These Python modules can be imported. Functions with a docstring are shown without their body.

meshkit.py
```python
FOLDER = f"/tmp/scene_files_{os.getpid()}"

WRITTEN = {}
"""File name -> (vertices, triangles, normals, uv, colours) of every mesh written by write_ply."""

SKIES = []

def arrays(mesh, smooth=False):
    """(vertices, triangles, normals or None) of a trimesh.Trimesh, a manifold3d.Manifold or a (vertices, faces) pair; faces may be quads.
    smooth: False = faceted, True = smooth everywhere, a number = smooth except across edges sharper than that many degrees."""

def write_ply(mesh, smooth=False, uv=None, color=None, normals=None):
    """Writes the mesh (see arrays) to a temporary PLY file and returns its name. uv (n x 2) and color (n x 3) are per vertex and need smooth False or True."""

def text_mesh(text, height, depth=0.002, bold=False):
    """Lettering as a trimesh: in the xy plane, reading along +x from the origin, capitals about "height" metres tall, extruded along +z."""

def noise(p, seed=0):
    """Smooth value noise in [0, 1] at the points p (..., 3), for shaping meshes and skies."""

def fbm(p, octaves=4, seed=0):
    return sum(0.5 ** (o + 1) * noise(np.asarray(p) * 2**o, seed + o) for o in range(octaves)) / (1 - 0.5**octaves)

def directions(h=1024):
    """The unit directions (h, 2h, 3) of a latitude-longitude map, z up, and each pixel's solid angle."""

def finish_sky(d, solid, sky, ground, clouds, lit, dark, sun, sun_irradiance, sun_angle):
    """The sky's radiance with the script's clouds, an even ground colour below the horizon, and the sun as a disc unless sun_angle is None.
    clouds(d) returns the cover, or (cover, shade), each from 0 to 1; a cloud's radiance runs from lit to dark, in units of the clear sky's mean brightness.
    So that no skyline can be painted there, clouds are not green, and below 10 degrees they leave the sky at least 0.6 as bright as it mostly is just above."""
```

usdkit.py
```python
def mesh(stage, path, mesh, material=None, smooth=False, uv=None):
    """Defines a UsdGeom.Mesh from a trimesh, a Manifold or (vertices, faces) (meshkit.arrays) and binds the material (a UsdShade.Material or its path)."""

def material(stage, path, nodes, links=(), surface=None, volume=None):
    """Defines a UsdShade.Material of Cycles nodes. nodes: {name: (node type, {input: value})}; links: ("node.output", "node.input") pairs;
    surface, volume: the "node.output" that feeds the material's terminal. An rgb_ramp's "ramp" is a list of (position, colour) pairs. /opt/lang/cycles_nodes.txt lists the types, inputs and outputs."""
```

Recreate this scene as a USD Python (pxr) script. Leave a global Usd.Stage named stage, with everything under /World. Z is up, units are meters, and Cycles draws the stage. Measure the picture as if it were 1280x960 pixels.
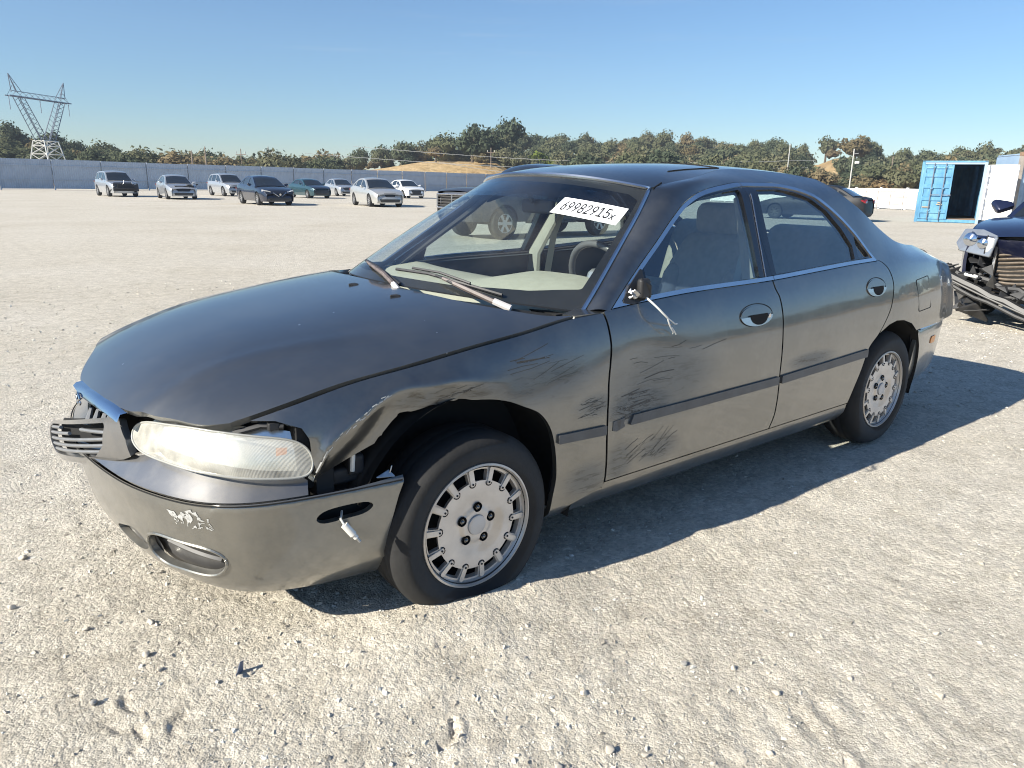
import math, numpy as np, trimesh, shapely, manifold3d, usdkit, meshkit
from scipy.interpolate import PchipInterpolator
from scipy.spatial import Delaunay
from shapely.geometry import Polygon, LineString, Point, box as sbox
from pxr import Usd, UsdGeom, UsdLux, UsdShade, Gf, Sdf, Vt

stage = Usd.Stage.CreateInMemory()
UsdGeom.SetStageUpAxis(stage, 'Z'); UsdGeom.SetStageMetersPerUnit(stage, 1.0)
UsdGeom.Xform.Define(stage, '/World'); UsdGeom.Scope.Define(stage, '/World/Looks')
PI = math.pi
RNG = np.random.default_rng(7)

# ---------------------------------------------------------------- camera, sky, sun, exposure
EYE = (1.2287, 2.5489, 1.3023)
CAM_X, CAM_Y, CAM_Z = (-.78518, .61902, .01766), (-.14932, -.21693, .96470), (.60102, .75486, .26259)   # right, up, back
cam = UsdGeom.Camera.Define(stage, '/World/camera')
cam.AddTransformOp().Set(Gf.Matrix4d(*CAM_X, 0, *CAM_Y, 0, *CAM_Z, 0, *EYE, 1))
cam.CreateHorizontalApertureAttr(36.0); cam.CreateFocalLengthAttr(36.0 * 918.5 / 1280)
cam.CreateExposureAttr(EXPOSURE := 0.93)
SUN = np.array([1.66, -.20, 1.0]); SUN /= np.linalg.norm(SUN)      # direction towards the sun
sun = UsdLux.DistantLight.Define(stage, '/World/sun')
zx = np.cross([0, 0, 1.], SUN); zx /= np.linalg.norm(zx); zy = np.cross(SUN, zx)
sun.AddTransformOp().Set(Gf.Matrix4d(*zx, 0, *zy, 0, *SUN, 0, 0, 0, 0, 1))
sun.CreateIntensityAttr(1.25); sun.CreateAngleAttr(.53); sun.CreateColorAttr(Gf.Vec3f(1.0, .94, .83)); sun.CreateNormalizeAttr(True)
sky = UsdLux.DomeLight.Define(stage, '/World/sky')
sky.GetPrim().SetCustomDataByKey('kind', 'structure')
skym = usdkit.material(stage, '/World/Looks/sky', {
    'tc': ('texture_coordinate', {}),
    'map': ('mapping', {'scale': (1.2, 1.2, 34), 'rotation': (.05, .03, 0)}),
    'n': ('noise_texture', {'scale': 2.2, 'detail': 6, 'roughness': .6}),
    'r': ('rgb_ramp', {'ramp': [(0, (0, 0, 0)), (.60, (0, 0, 0)), (.78, (.22, .22, .22)), (1, (.3, .3, .3))]}),
    'sx': ('separate_xyz', {}),
    'lo': ('map_range', {'from_min': .02, 'from_max': .09, 'to_min': 0, 'to_max': 1, 'clamp': True}),
    'hi': ('map_range', {'from_min': .16, 'from_max': .30, 'to_min': 1, 'to_max': 0, 'clamp': True}),
    'm1': ('math', {'math_type': 'multiply'}), 'm2': ('math', {'math_type': 'multiply'}),
    's': ('sky_texture', {'sky_type': 'single_scattering', 'sun_disc': False, 'sun_elevation': float(np.arcsin(SUN[2])), 'sun_rotation': float(np.arctan2(SUN[0], SUN[1])), 'altitude': 100, 'air_density': 1.2, 'aerosol_density': .0, 'ozone_density': 8.0}),
    'mx': ('mix_color', {'blend_type': 'mix', 'b': (4.5, 5.0, 5.6), 'use_clamp': False}),
    'b': ('background_shader', {'strength': .071})},
    [('tc.generated', 'map.vector'), ('map.vector', 'n.vector'), ('n.fac', 'r.fac'), ('tc.generated', 'sx.vector'), ('sx.z', 'lo.value'), ('sx.z', 'hi.value'),
     ('lo.result', 'm1.value1'), ('hi.result', 'm1.value2'), ('m1.value', 'm2.value1'), ('r.color', 'm2.value2'), ('m2.value', 'mx.fac'), ('s.color', 'mx.a'), ('mx.result', 'b.color')], surface='b.background')
UsdShade.MaterialBindingAPI.Apply(sky.GetPrim()).Bind(skym)

# ---------------------------------------------------------------- helpers
USED = {}
def path_for(parent, name):
    base = (parent.GetPath().pathString if parent is not None else '/World') + '/' + name
    n = USED.get(base, -1) + 1; USED[base] = n
    return base if n == 0 else f'{base}_{n:03d}'

def tag(o, label=None, category=None, group=None, kind=None):
    p = o if isinstance(o, Usd.Prim) else o.GetPrim()
    for k, v in (('label', label), ('category', category), ('group', group), ('kind', kind)):
        if v: p.SetCustomDataByKey(k, v)
    return p

def obj(name, mesh, mat, parent=None, smooth=35, **kw):
    p = usdkit.mesh(stage, path_for(parent, name), mesh, M[mat] if isinstance(mat, str) else mat, smooth).GetPrim()
    tag(p, **kw)
    return p

def thing(name, label, category, loc=(0, 0, 0), rotz=0.0, group=None, tilt=None):
    x = UsdGeom.Xform.Define(stage, path_for(None, name))
    x.AddTranslateOp().Set(Gf.Vec3d(*map(float, loc)))
    if rotz: x.AddRotateZOp().Set(math.degrees(rotz))
    if tilt: x.AddRotateXYZOp().Set(Gf.Vec3f(*tilt))
    return tag(x, label, category, group)

def copy_of(src, loc, rotz=0.0, scale=None, label=None, category=None, group=None):
    x = UsdGeom.Xform.Define(stage, path_for(None, src.GetName().rsplit('_0', 1)[0]))
    x.AddTranslateOp().Set(Gf.Vec3d(*map(float, loc))); x.AddRotateZOp().Set(math.degrees(rotz))
    x.AddScaleOp().Set(Gf.Vec3f(*(scale if scale is not None else (1, 1, 1))))
    p = x.GetPrim(); p.GetReferences().AddInternalReference(src.GetPath()); p.SetInstanceable(True)
    return tag(p, label, category, group)

def cat(*ms):
    ms = [m for m in (ms[0] if len(ms) == 1 and isinstance(ms[0], list) else ms) if m is not None]
    return trimesh.util.concatenate(ms)

def TM(v, f): return trimesh.Trimesh(np.asarray(v, float), np.asarray(f), process=False)
def flip_y(m):
    v = np.array(m.vertices); v[:, 1] *= -1
    return TM(v, np.array(m.faces)[:, ::-1])
def moved(m, t=(0, 0, 0), rz=0, rx=0, ry=0, s=None):
    m = m.copy()
    if s is not None: m.apply_scale(s)
    for a, ax in ((rx, [1, 0, 0]), (ry, [0, 1, 0]), (rz, [0, 0, 1])):
        if a: m.apply_transform(trimesh.transformations.rotation_matrix(a, ax))
    m.apply_translation(t); return m

def rbox(sx, sy, sz, c=(0, 0, 0), r=.01, seg=8):
    """Box with rounded edges, centred on c."""
    r = min(r, sx / 2.01, sy / 2.01, sz / 2.01)
    s = manifold3d.Manifold.sphere(r, seg)
    parts = [s.translate([a * (sx / 2 - r), b * (sy / 2 - r), d * (sz / 2 - r)]) for a in (-1, 1) for b in (-1, 1) for d in (-1, 1)]
    m = manifold3d.Manifold.batch_hull(parts).to_mesh()
    t = TM(m.vert_properties[:, :3], m.tri_verts); t.apply_translation(c); return t
def bx(sx, sy, sz, c=(0, 0, 0)): return trimesh.creation.box([sx, sy, sz], trimesh.transformations.translation_matrix(c))
def hull(pts, rad=.01, seg=8):
    s = manifold3d.Manifold.sphere(1, seg)
    rs = np.broadcast_to(rad, len(pts))
    m = manifold3d.Manifold.batch_hull([s.scale([float(r)] * 3).translate([float(c) for c in p]) for p, r in zip(pts, rs)]).to_mesh()
    return TM(m.vert_properties[:, :3], m.tri_verts)

def tube(pts, r=.005, n=8, closed=False, flat=None):
    """Round bar along a polyline; r may vary; flat = (height ratio) squashes it."""
    p = np.asarray(pts, float); k = len(p)
    t = np.gradient(p, axis=0) if not closed else (np.roll(p, -1, 0) - np.roll(p, 1, 0))
    t /= np.linalg.norm(t, axis=1, keepdims=True) + 1e-12
    ref = np.array([0, 0, 1.]) if abs(t[:, 2]).mean() < .8 else np.array([1., 0, 0])
    a = np.cross(t, ref); a /= np.linalg.norm(a, axis=1, keepdims=True) + 1e-12; b = np.cross(t, a)
    r = np.broadcast_to(r, k)[:, None, None]
    th = np.arange(n) / n * 2 * PI
    v = p[:, None] + r * (a[:, None] * np.cos(th)[None, :, None] + b[:, None] * np.sin(th)[None, :, None] * (flat or 1))
    i, j = np.meshgrid(np.arange(k if closed else k - 1), np.arange(n), indexing='ij')
    i2, j2 = (i + 1) % k, (j + 1) % n
    q = np.stack([i * n + j, i * n + j2, i2 * n + j2, i2 * n + j], -1).reshape(-1, 4)
    f = np.vstack([q[:, [0, 1, 2]], q[:, [0, 2, 3]]]); v = v.reshape(-1, 3)
    if not closed:
        v = np.vstack([v, p[:1], p[-1:]]); c0, c1 = len(v) - 2, len(v) - 1; jj = np.arange(n)
        f = np.vstack([f, np.c_[np.full(n, c0), (jj + 1) % n, jj], np.c_[np.full(n, c1), (k - 1) * n + jj, (k - 1) * n + (jj + 1) % n]])
    m = TM(v, f)
    if m.volume < 0: m.invert()
    return m

def grid(P, flip=False):
    """(a, b, 3) array of points to a sheet."""
    a, b = P.shape[:2]
    i, j = np.meshgrid(np.arange(a - 1), np.arange(b - 1), indexing='ij')
    q = np.stack([i * b + j, (i + 1) * b + j, (i + 1) * b + j + 1, i * b + j + 1], -1).reshape(-1, 4)
    if flip: q = q[:, ::-1]
    return TM(P.reshape(-1, 3), np.vstack([q[:, [0, 1, 2]], q[:, [0, 2, 3]]]))

def revolve(prof, n=48, axis='y', a0=0, a1=2 * PI):
    """prof: (radius, height) pairs, spun about y (a wheel's axle) or z."""
    pr = np.array(prof, float); th = np.linspace(a0, a1, n + 1)
    r, h = pr[:, 0][None], pr[:, 1][None]
    if axis == 'y': P = np.stack([r * np.cos(th)[:, None], h + 0 * th[:, None], r * np.sin(th)[:, None]], -1)
    else: P = np.stack([r * np.cos(th)[:, None], r * np.sin(th)[:, None], h + 0 * th[:, None]], -1)
    return grid(P, flip=axis == 'z')

def densify(ring, h):
    c = np.array(ring.coords)[:-1]; out = []
    for a, b in zip(c, np.roll(c, -1, 0)):
        n = max(1, int(np.ceil(np.linalg.norm(b - a) / h)))
        out.append(a + (b - a) * (np.arange(n) / n)[:, None])
    return np.vstack(out)

def smooth_ring(pts, h=.01):
    """A closed smooth curve through the points."""
    p = np.array(list(pts) + [pts[0]], float)
    from scipy.interpolate import CubicSpline
    t = np.r_[0, np.cumsum(np.sqrt(np.linalg.norm(np.diff(p, axis=0), axis=1)))]
    L = np.linalg.norm(np.diff(p, axis=0), axis=1).sum()
    return CubicSpline(t, p, bc_type='periodic')(np.linspace(0, t[-1], max(24, int(L / h)))[:-1])
def smooth_line(pts, n=40):
    p = np.array(pts, float); t = np.r_[0, np.cumsum(np.linalg.norm(np.diff(p, axis=0), axis=1))]
    return PchipInterpolator(t, p)(np.linspace(0, t[-1], n))

def panel(poly, fmap, h=.03, out=(0, 1, 0), flange=.012, proud=0.0, back=False):
    """A pressed sheet: the plane outline poly (with holes), meshed at pitch h and carried by fmap onto its surface; its edges are turned in by flange.
    proud lifts it along its normal; back closes the rear."""
    if poly.geom_type != 'Polygon':
        return cat([panel(g, fmap, h, out, flange, proud, back) for g in poly.geoms if g.area > 1e-6])
    poly = shapely.geometry.polygon.orient(poly)
    rings = [densify(r, h * .8) for r in [poly.exterior, *poly.interiors]]
    x0, y0, x1, y1 = poly.bounds
    gx, gy = np.meshgrid(np.arange(x0 + h / 2, x1, h), np.arange(y0 + h / 2, y1, h))
    gx[1::2] += h * .25
    g = np.c_[gx.ravel(), gy.ravel()]
    inner = poly.buffer(-h * .42)
    g = g[shapely.contains_xy(inner, g[:, 0], g[:, 1])] if not inner.is_empty else g[:0]
    uv = np.vstack(rings + [g])
    tri = Delaunay(uv + np.random.default_rng(1).normal(0, 1e-7, uv.shape)).simplices
    c = uv[tri].mean(1)
    tri = tri[shapely.contains_xy(poly, c[:, 0], c[:, 1])]
    d1, d2 = uv[tri[:, 1]] - uv[tri[:, 0]], uv[tri[:, 2]] - uv[tri[:, 0]]
    ar = d1[:, 0] * d2[:, 1] - d1[:, 1] * d2[:, 0]
    tri = tri[np.abs(ar) > 1e-10]; ar = ar[np.abs(ar) > 1e-10]
    tri[ar < 0] = tri[ar < 0][:, ::-1]
    e = 1e-4
    P = np.asarray(fmap(uv)); pu, pv = np.asarray(fmap(uv + [e, 0])), np.asarray(fmap(uv + [0, e]))
    n = np.cross(pu - P, pv - P); n /= np.linalg.norm(n, axis=1, keepdims=True) + 1e-15
    s = 1.0
    if (n @ np.asarray(out, float)).mean() < 0: n = -n; s = -1.0; tri = tri[:, ::-1]
    P = P + n * proud
    ms = [TM(P, tri)]
    if flange:
        k = 0
        for r in rings:
            i = np.arange(len(r)) + k; k += len(r)
            A, B = P[i], P[i] - n[i] * flange
            m = len(i); a = np.arange(m); b = (a + 1) % m
            f = np.vstack([np.c_[a, a + m, b], np.c_[b, a + m, b + m]])
            if s < 0: f = f[:, ::-1]
            ms.append(TM(np.vstack([A, B]), f))
        if back: ms.append(TM(P - n * flange, tri[:, ::-1]))
    return cat(ms)

# ---------------------------------------------------------------- materials
M = {}
def mat(name, nodes, links=(), surface='p.BSDF', volume=None):
    M[name] = usdkit.material(stage, '/World/Looks/' + name, nodes, links, surface=surface, volume=volume); return M[name]
def plain(name, col, rough=.6, metal=0.0, var=.12, scale=6.0, bump=0.0, coat=0.0, spec=.5):
    """Colour with a little uneven wear."""
    c = np.array(col, float)
    nodes = {'tc': ('texture_coordinate', {}), 'n': ('noise_texture', {'scale': scale, 'detail': 4, 'roughness': .6}),
             'r': ('rgb_ramp', {'ramp': [(.25, c * (1 - var)), (.75, np.minimum(c * (1 + var), 1))]}),
             'p': ('principled_bsdf', {'roughness': rough, 'metallic': metal, 'coat_weight': coat, 'coat_roughness': .06, 'specular_ior_level': spec})}
    links = [('tc.object', 'n.vector'), ('n.fac', 'r.fac'), ('r.color', 'p.base_color')]
    if bump:
        nodes['n2'] = ('noise_texture', {'scale': scale * 9, 'detail': 3}); nodes['b'] = ('bump', {'distance': bump, 'strength': .6})
        links += [('tc.object', 'n2.vector'), ('n2.fac', 'b.height'), ('b.normal', 'p.normal')]
    return mat(name, nodes, links)

def carpaint(name, base, metal=.96, rough=.33, chips=False, scuffs=(), dust=.24, coat=.9, coat_rough=.04):
    """Old metallic paint: settled dust, fine chips, and dark rub marks within the given boxes ((centre), (half size), strength)."""
    nodes = {'g': ('geometry', {}), 'nd': ('noise_texture', {'scale': 3.0, 'detail': 6, 'roughness': .65}),
             'rd': ('rgb_ramp', {'ramp': [(.42, (0, 0, 0)), (.75, (dust, dust, dust))]}),
             'mx': ('mix_color', {'blend_type': 'mix', 'a': base, 'b': (.36, .32, .25)}),
             'rr': ('map_range', {'from_min': 0, 'from_max': 1, 'to_min': rough, 'to_max': min(rough + .3, 1)}),
             'cr': ('map_range', {'from_min': 0, 'from_max': .5, 'to_min': coat_rough, 'to_max': coat_rough + .22}),
             'mt': ('map_range', {'from_min': 0, 'from_max': 1, 'to_min': metal, 'to_max': metal * .5}),
             'p': ('principled_bsdf', {'coat_weight': coat, 'coat_ior': 1.72})}
    links = [('g.position', 'nd.vector'), ('nd.fac', 'rd.fac'), ('rd.color', 'mx.fac'), ('rd.color', 'rr.value'), ('rr.result', 'p.roughness'), ('rd.color', 'cr.value'), ('cr.result', 'p.coat_roughness'), ('rd.color', 'mt.value'), ('mt.result', 'p.metallic')]
    last = 'mx.result'
    if chips:
        nodes.update({'nv': ('voronoi_texture', {'scale': 11, 'feature': 'f1'}), 'nw': ('noise_texture', {'scale': 60, 'detail': 2}),
                      'ad': ('math', {'math_type': 'multiply_add', 'value2': .05, 'value3': -.02}), 'sm': ('math', {'math_type': 'add'}),
                      'lt': ('math', {'math_type': 'less_than', 'value2': .042}), 'cm': ('mix_color', {'blend_type': 'mix', 'b': (.62, .62, .6)})})
        links += [('g.position', 'nv.vector'), ('g.position', 'nw.vector'), ('nw.fac', 'ad.value1'), ('nv.distance', 'sm.value1'), ('ad.value', 'sm.value2'), ('sm.value', 'lt.value1'), ('lt.value', 'cm.fac'), (last, 'cm.a')]
        last = 'cm.result'
    wear = None
    for k, (c, s, a) in enumerate(scuffs):
        q = lambda t: f'{t}{k}'
        nodes.update({q('sub'): ('vector_math', {'math_type': 'subtract', 'vector2': c}), q('div'): ('vector_math', {'math_type': 'divide', 'vector2': s}),
                      q('len'): ('vector_math', {'math_type': 'length'}),
                      q('mr'): ('map_range', {'range_type': 'smoothstep', 'from_min': 1.0, 'from_max': .25, 'to_min': 0, 'to_max': 1, 'clamp': True}),
                      q('mp'): ('mapping', {'scale': (7, 7, 44), 'rotation': (0, .35 - .2 * k, 0)}), q('sn'): ('noise_texture', {'scale': 1.6, 'detail': 9, 'roughness': .74, 'distortion': .8}),
                      q('sr'): ('map_range', {'from_min': .50, 'from_max': .60, 'to_min': 0, 'to_max': a, 'clamp': True}),
                      q('mu'): ('math', {'math_type': 'multiply'}), q('sx'): ('mix_color', {'blend_type': 'mix', 'b': (.030, .026, .021) if k % 2 else (.070, .060, .046)}), q('wm'): ('math', {'math_type': 'multiply_add', 'value2': .75, 'use_clamp': True})})
        links += [('g.position', q('sub') + '.vector1'), (q('sub') + '.vector', q('div') + '.vector1'), (q('div') + '.vector', q('len') + '.vector1'), (q('len') + '.value', q('mr') + '.value'),
                  ('g.position', q('mp') + '.vector'), (q('mp') + '.vector', q('sn') + '.vector'), (q('sn') + '.fac', q('sr') + '.value'), (q('mr') + '.result', q('mu') + '.value1'), (q('sr') + '.result', q('mu') + '.value2'),
                  (q('mu') + '.value', q('sx') + '.fac'), (last, q('sx') + '.a'), (q('mr') + '.result', q('wm') + '.value1')]
        if wear: links.append((wear, q('wm') + '.value3'))
        else: nodes[q('wm')][1]['value3'] = 0.0
        last = q('sx') + '.result'; wear = q('wm') + '.value'
    if wear:                                    # rubbed paint has lost its gloss
        nodes.update({'ci': ('map_range', {'from_min': 0, 'from_max': 1, 'to_min': coat, 'to_max': .12}), 'ra': ('math', {'math_type': 'multiply_add', 'value2': .30, 'use_clamp': True})})
        links = [l for l in links if l[1] != 'p.roughness'] + [(wear, 'ci.value'), ('ci.result', 'p.coat_weight'), (wear, 'ra.value1'), ('rr.result', 'ra.value3'), ('ra.value', 'p.roughness')]
    links.append((last, 'p.base_color'))
    return mat(name, nodes, links)

def pane(name, tint, ior=1.5, haze=0.0, gloss=1.0):
    nodes = {'t': ('transparent_bsdf', {'color': tint}), 'g': ('glossy_bsdf', {'roughness': .0, 'color': (gloss, gloss, gloss)}), 'f': ('fresnel', {}), 'bk': ('geometry', {}), 'io': ('mix_float', {'a': ior, 'b': 1 / ior}), 'm': ('mix_closure', {})}   # the same reflectance from either side of the pane
    links = [('bk.backfacing', 'io.fac'), ('io.result', 'f.IOR'), ('f.fac', 'm.fac'), ('t.BSDF', 'm.closure1'), ('g.BSDF', 'm.closure2')]
    out = 'm.closure'
    if haze:
        nodes.update({'d': ('diffuse_bsdf', {'color': (.45, .43, .40)}), 'tc': ('geometry', {}), 'n': ('noise_texture', {'scale': 4, 'detail': 5}),
                      'r': ('map_range', {'from_min': .35, 'from_max': .8, 'to_min': 0, 'to_max': haze, 'clamp': True}), 'm2': ('mix_closure', {})})
        links += [('tc.position', 'n.vector'), ('n.fac', 'r.value'), ('r.result', 'm2.fac'), ('m.closure', 'm2.closure1'), ('d.BSDF', 'm2.closure2')]
        out = 'm2.closure'
    return mat(name, nodes, links, surface=out)

GREY = (.165, .168, .162)
carpaint('paint', GREY)
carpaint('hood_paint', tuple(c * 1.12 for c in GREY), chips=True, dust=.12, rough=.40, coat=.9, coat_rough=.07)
carpaint('door_paint', GREY, scuffs=[((-.82, .87, .62), (.42, .2, .20), .24), ((-.68, .87, .545), (.22, .2, .075), .75), ((-.61, .87, .35), (.11, .2, .12), .55), ((-.82, .86, .36), (.17, .2, .08), .5)])
carpaint('rear_door_paint', GREY, scuffs=[((-1.82, .87, .57), (.26, .2, .05), .8)])
carpaint('fender_paint', GREY, scuffs=[((-.48, .87, .585), (.15, .2, .06), .6), ((-.46, .86, .32), (.16, .2, .10), .45), ((.12, .85, .705), (.24, .2, .05), .9), ((-.25, .86, .70), (.34, .2, .10), .28)])
carpaint('bumper_paint', (.185, .183, .165), metal=.7, rough=.32, coat_rough=.08, dust=.38)
carpaint('ledge_paint', (.18, .18, .18), metal=.7, rough=.36, coat_rough=.12, dust=.4)
plain('black_trim', (.022, .022, .023), .45, bump=.0)
plain('black_gloss', (.008, .008, .009), .12, coat=.6)
plain('window_rubber', (.012, .012, .013), .5)
plain('void', (.006, .006, .006), .9, var=.3)
plain('engine_plastic', (.02, .02, .021), .55, var=.4, scale=14)
plain('underbody', (.015, .014, .013), .9)
plain('molding', (.075, .073, .070), .5, var=.25, scale=14)
plain('satin_trim', (.58, .60, .63), .22, metal=1.0, var=.1)
plain('chrome', (.62, .64, .68), .10, metal=1.0, var=.05)
plain('bare_metal', (.5, .5, .5), .35, metal=1.0, var=.3, scale=30)
plain('tyre', (.016, .016, .016), .85, var=.35, scale=9, bump=.0015)
plain('alloy', (.56, .52, .47), .42, metal=.6, var=.14, scale=10)
plain('alloy_cap', (.42, .43, .45), .35, metal=.7)
plain('lug', (.25, .25, .25), .3, metal=1.0)
plain('slot_dark', (.012, .012, .012), .8)
plain('grille_plastic', (.21, .215, .22), .42, metal=.35, var=.15, scale=20)
plain('bulb_white', (.7, .68, .62), .35, var=.1)
plain('wire_grey', (.52, .52, .50), .5)
plain('seat_fabric', (.40, .355, .28), .95, var=.15, scale=30, bump=.001)
plain('dash_plastic', (.37, .36, .29), .75, var=.08, scale=25, bump=.0005)
plain('interior_dark', (.035, .036, .040), .8)
plain('door_card', (.075, .08, .085), .8, var=.2)
plain('headliner', (.26, .25, .22), .95)
plain('pillar_trim', (.40, .37, .31), .7)
plain('belt_web', (.46, .43, .35), .8)
plain('wheel_rubber', (.09, .09, .095), .38)
plain('sticker', (.86, .86, .84), .55, var=.02)
plain('scratch_dark', (.060, .052, .042), .7, var=.4, scale=60)
plain('ink', (.02, .02, .02), .5)
plain('wiper_black', (.02, .02, .022), .5)
plain('wiper_worn', (.13, .105, .095), .5, var=.4, scale=30)
plain('wiper_pale', (.55, .52, .50), .4)
plain('amber', (.75, .25, .04), .3)
plain('tail_red', (.25, .012, .012), .2, coat=1)
plain('reflector', (.85, .85, .83), .22, metal=.8, var=.1, scale=14)
plain('lens_edge', (.34, .34, .31), .3, coat=.5)
plain('scratch_white', (.42, .42, .40), .5, var=.35, scale=120)  # pale scraped paint; also colours the painted glint on the fender crease
pane('windshield_glass', (.92, .98, .96), ior=1.6, haze=.05)
pane('side_glass', (.66, .78, .79), ior=2.2, haze=.03)
mat('lamp_lens', {'g': ('geometry', {}), 'w': ('wave_texture', {'wave_type': 'bands', 'bands_direction': 'y', 'scale': 95, 'distortion': .3}), 'w2': ('noise_texture', {'scale': 18, 'detail': 3}),
    'b': ('bump', {'distance': .0007, 'strength': .5}), 't': ('transparent_bsdf', {'color': (.93, .92, .86)}), 'gl': ('glossy_bsdf', {'roughness': .06}), 'f': ('fresnel', {}), 'bk': ('geometry', {}), 'io': ('mix_float', {'a': 1.5, 'b': 1 / 1.5}), 'm': ('mix_closure', {}),
    'd': ('principled_bsdf', {'base_color': (.86, .83, .72), 'roughness': .5}), 'r': ('map_range', {'from_min': .3, 'from_max': .75, 'to_min': .26, 'to_max': .58, 'clamp': True}), 'm2': ('mix_closure', {})},
    [('g.position', 'w.vector'), ('g.position', 'w2.vector'), ('w.fac', 'b.height'), ('b.normal', 'gl.normal'), ('b.normal', 'd.normal'), ('bk.backfacing', 'io.fac'), ('io.result', 'f.IOR'), ('f.fac', 'm.fac'), ('t.BSDF', 'm.closure1'), ('gl.BSDF', 'm.closure2'), ('w2.fac', 'r.value'), ('r.result', 'm2.fac'), ('m.closure', 'm2.closure1'), ('d.BSDF', 'm2.closure2')], surface='m2.closure')
# ---------------------------------------------------------------- the crashed sedan's surfaces
# car frame: x forward from the front axle, y to its left, z up
def pch(xs, ys):
    return PchipInterpolator(np.array(xs, float), np.array(ys, float), extrapolate=True)

belt_z = pch([-3.75, -3.5, -3.3, -3.0, -2.48, -2.27, -1.94, -1.5, -1.03, -.745, -.565, -.41, -.2, 0, .2, .386, .55, .63, .70, .95],
             [.86, .90, .93, .955, .970, .965, .950, .930, .921, .906, .893, .883, .853, .828, .797, .768, .724, .700, .680, .59])
taper = pch([-3.80, -3.6, -3.4, -3.2, -2.6, -.3, 0, .4, .7, .95], [.26, .125, .085, .045, 0, 0, .01, .05, .13, .35])
flank = pch([-.05, 0, .03, .08, .13, .23, .33, .43, .58, .69, .75, .85], [.765, .80, .816, .836, .850, .868, .873, .872, .860, .845, .80, .74])
lean = pch([-3.7, -3.3, -3.0, -2.75, -2.4, -1.5, 0], [2.6, 2.0, 1.35, .75, .476, .476, .476])

def side_y(x, z):
    """Half width of the body at station x and height z (left side)."""
    x, z = np.asarray(x, float), np.asarray(z, float)
    zb = belt_z(x)
    s = np.clip((zb - z) / (zb - .2) * .73, 0, .85)
    up = np.maximum(z - zb, 0)
    return flank(s) - taper(x) - lean(x) * up - 8 * np.maximum(z - 1.26, 0) ** 2

# hood: height over x, y
hood_c = pch([-.5, -.25, 0, .3, .5, .65, .75, .82, .87, .90, .93], [.965, .952, .930, .885, .845, .803, .766, .732, .702, .680, .655])
def hood_z(x, y):
    x, y = np.asarray(x, float), np.abs(np.asarray(y, float))
    yg = .80 - taper(np.clip(x, -3, .9))
    zc, ze = hood_c(x), belt_z(np.clip(x, -.41, .9)) + np.maximum(-.41 - x, 0) * -.1
    r = np.clip(y / yg, 0, 1.1)
    z = zc - (zc - ze) * (.25 * r ** 2 + .75 * r ** 3.4)
    # soft power crease running back from the grille corner
    yc = .448 + .33 * np.maximum(.62 - x, 0)
    k = np.clip((x - .05) / .5, 0, 1)
    return z + k * (.0055 * np.exp(-((y - yc) / .030) ** 2) + .007 / (1 + np.exp((y - yc) / .022)))

roof_c = pch([-.7, -.86, -1.1, -1.4, -1.7, -2.0, -2.2, -2.4, -2.55][::-1], [1.30, 1.345, 1.383, 1.404, 1.411, 1.404, 1.390, 1.358, 1.32][::-1])
roof_d = pch([-2.6, -2.2, -1.6, -1.2, -1.04, -.8], [.045, .034, .040, .058, .072, .08])
def roof_z(x, y):
    return roof_c(x) - roof_d(x) * np.abs(np.asarray(y) / .53) ** 2.8

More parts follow.
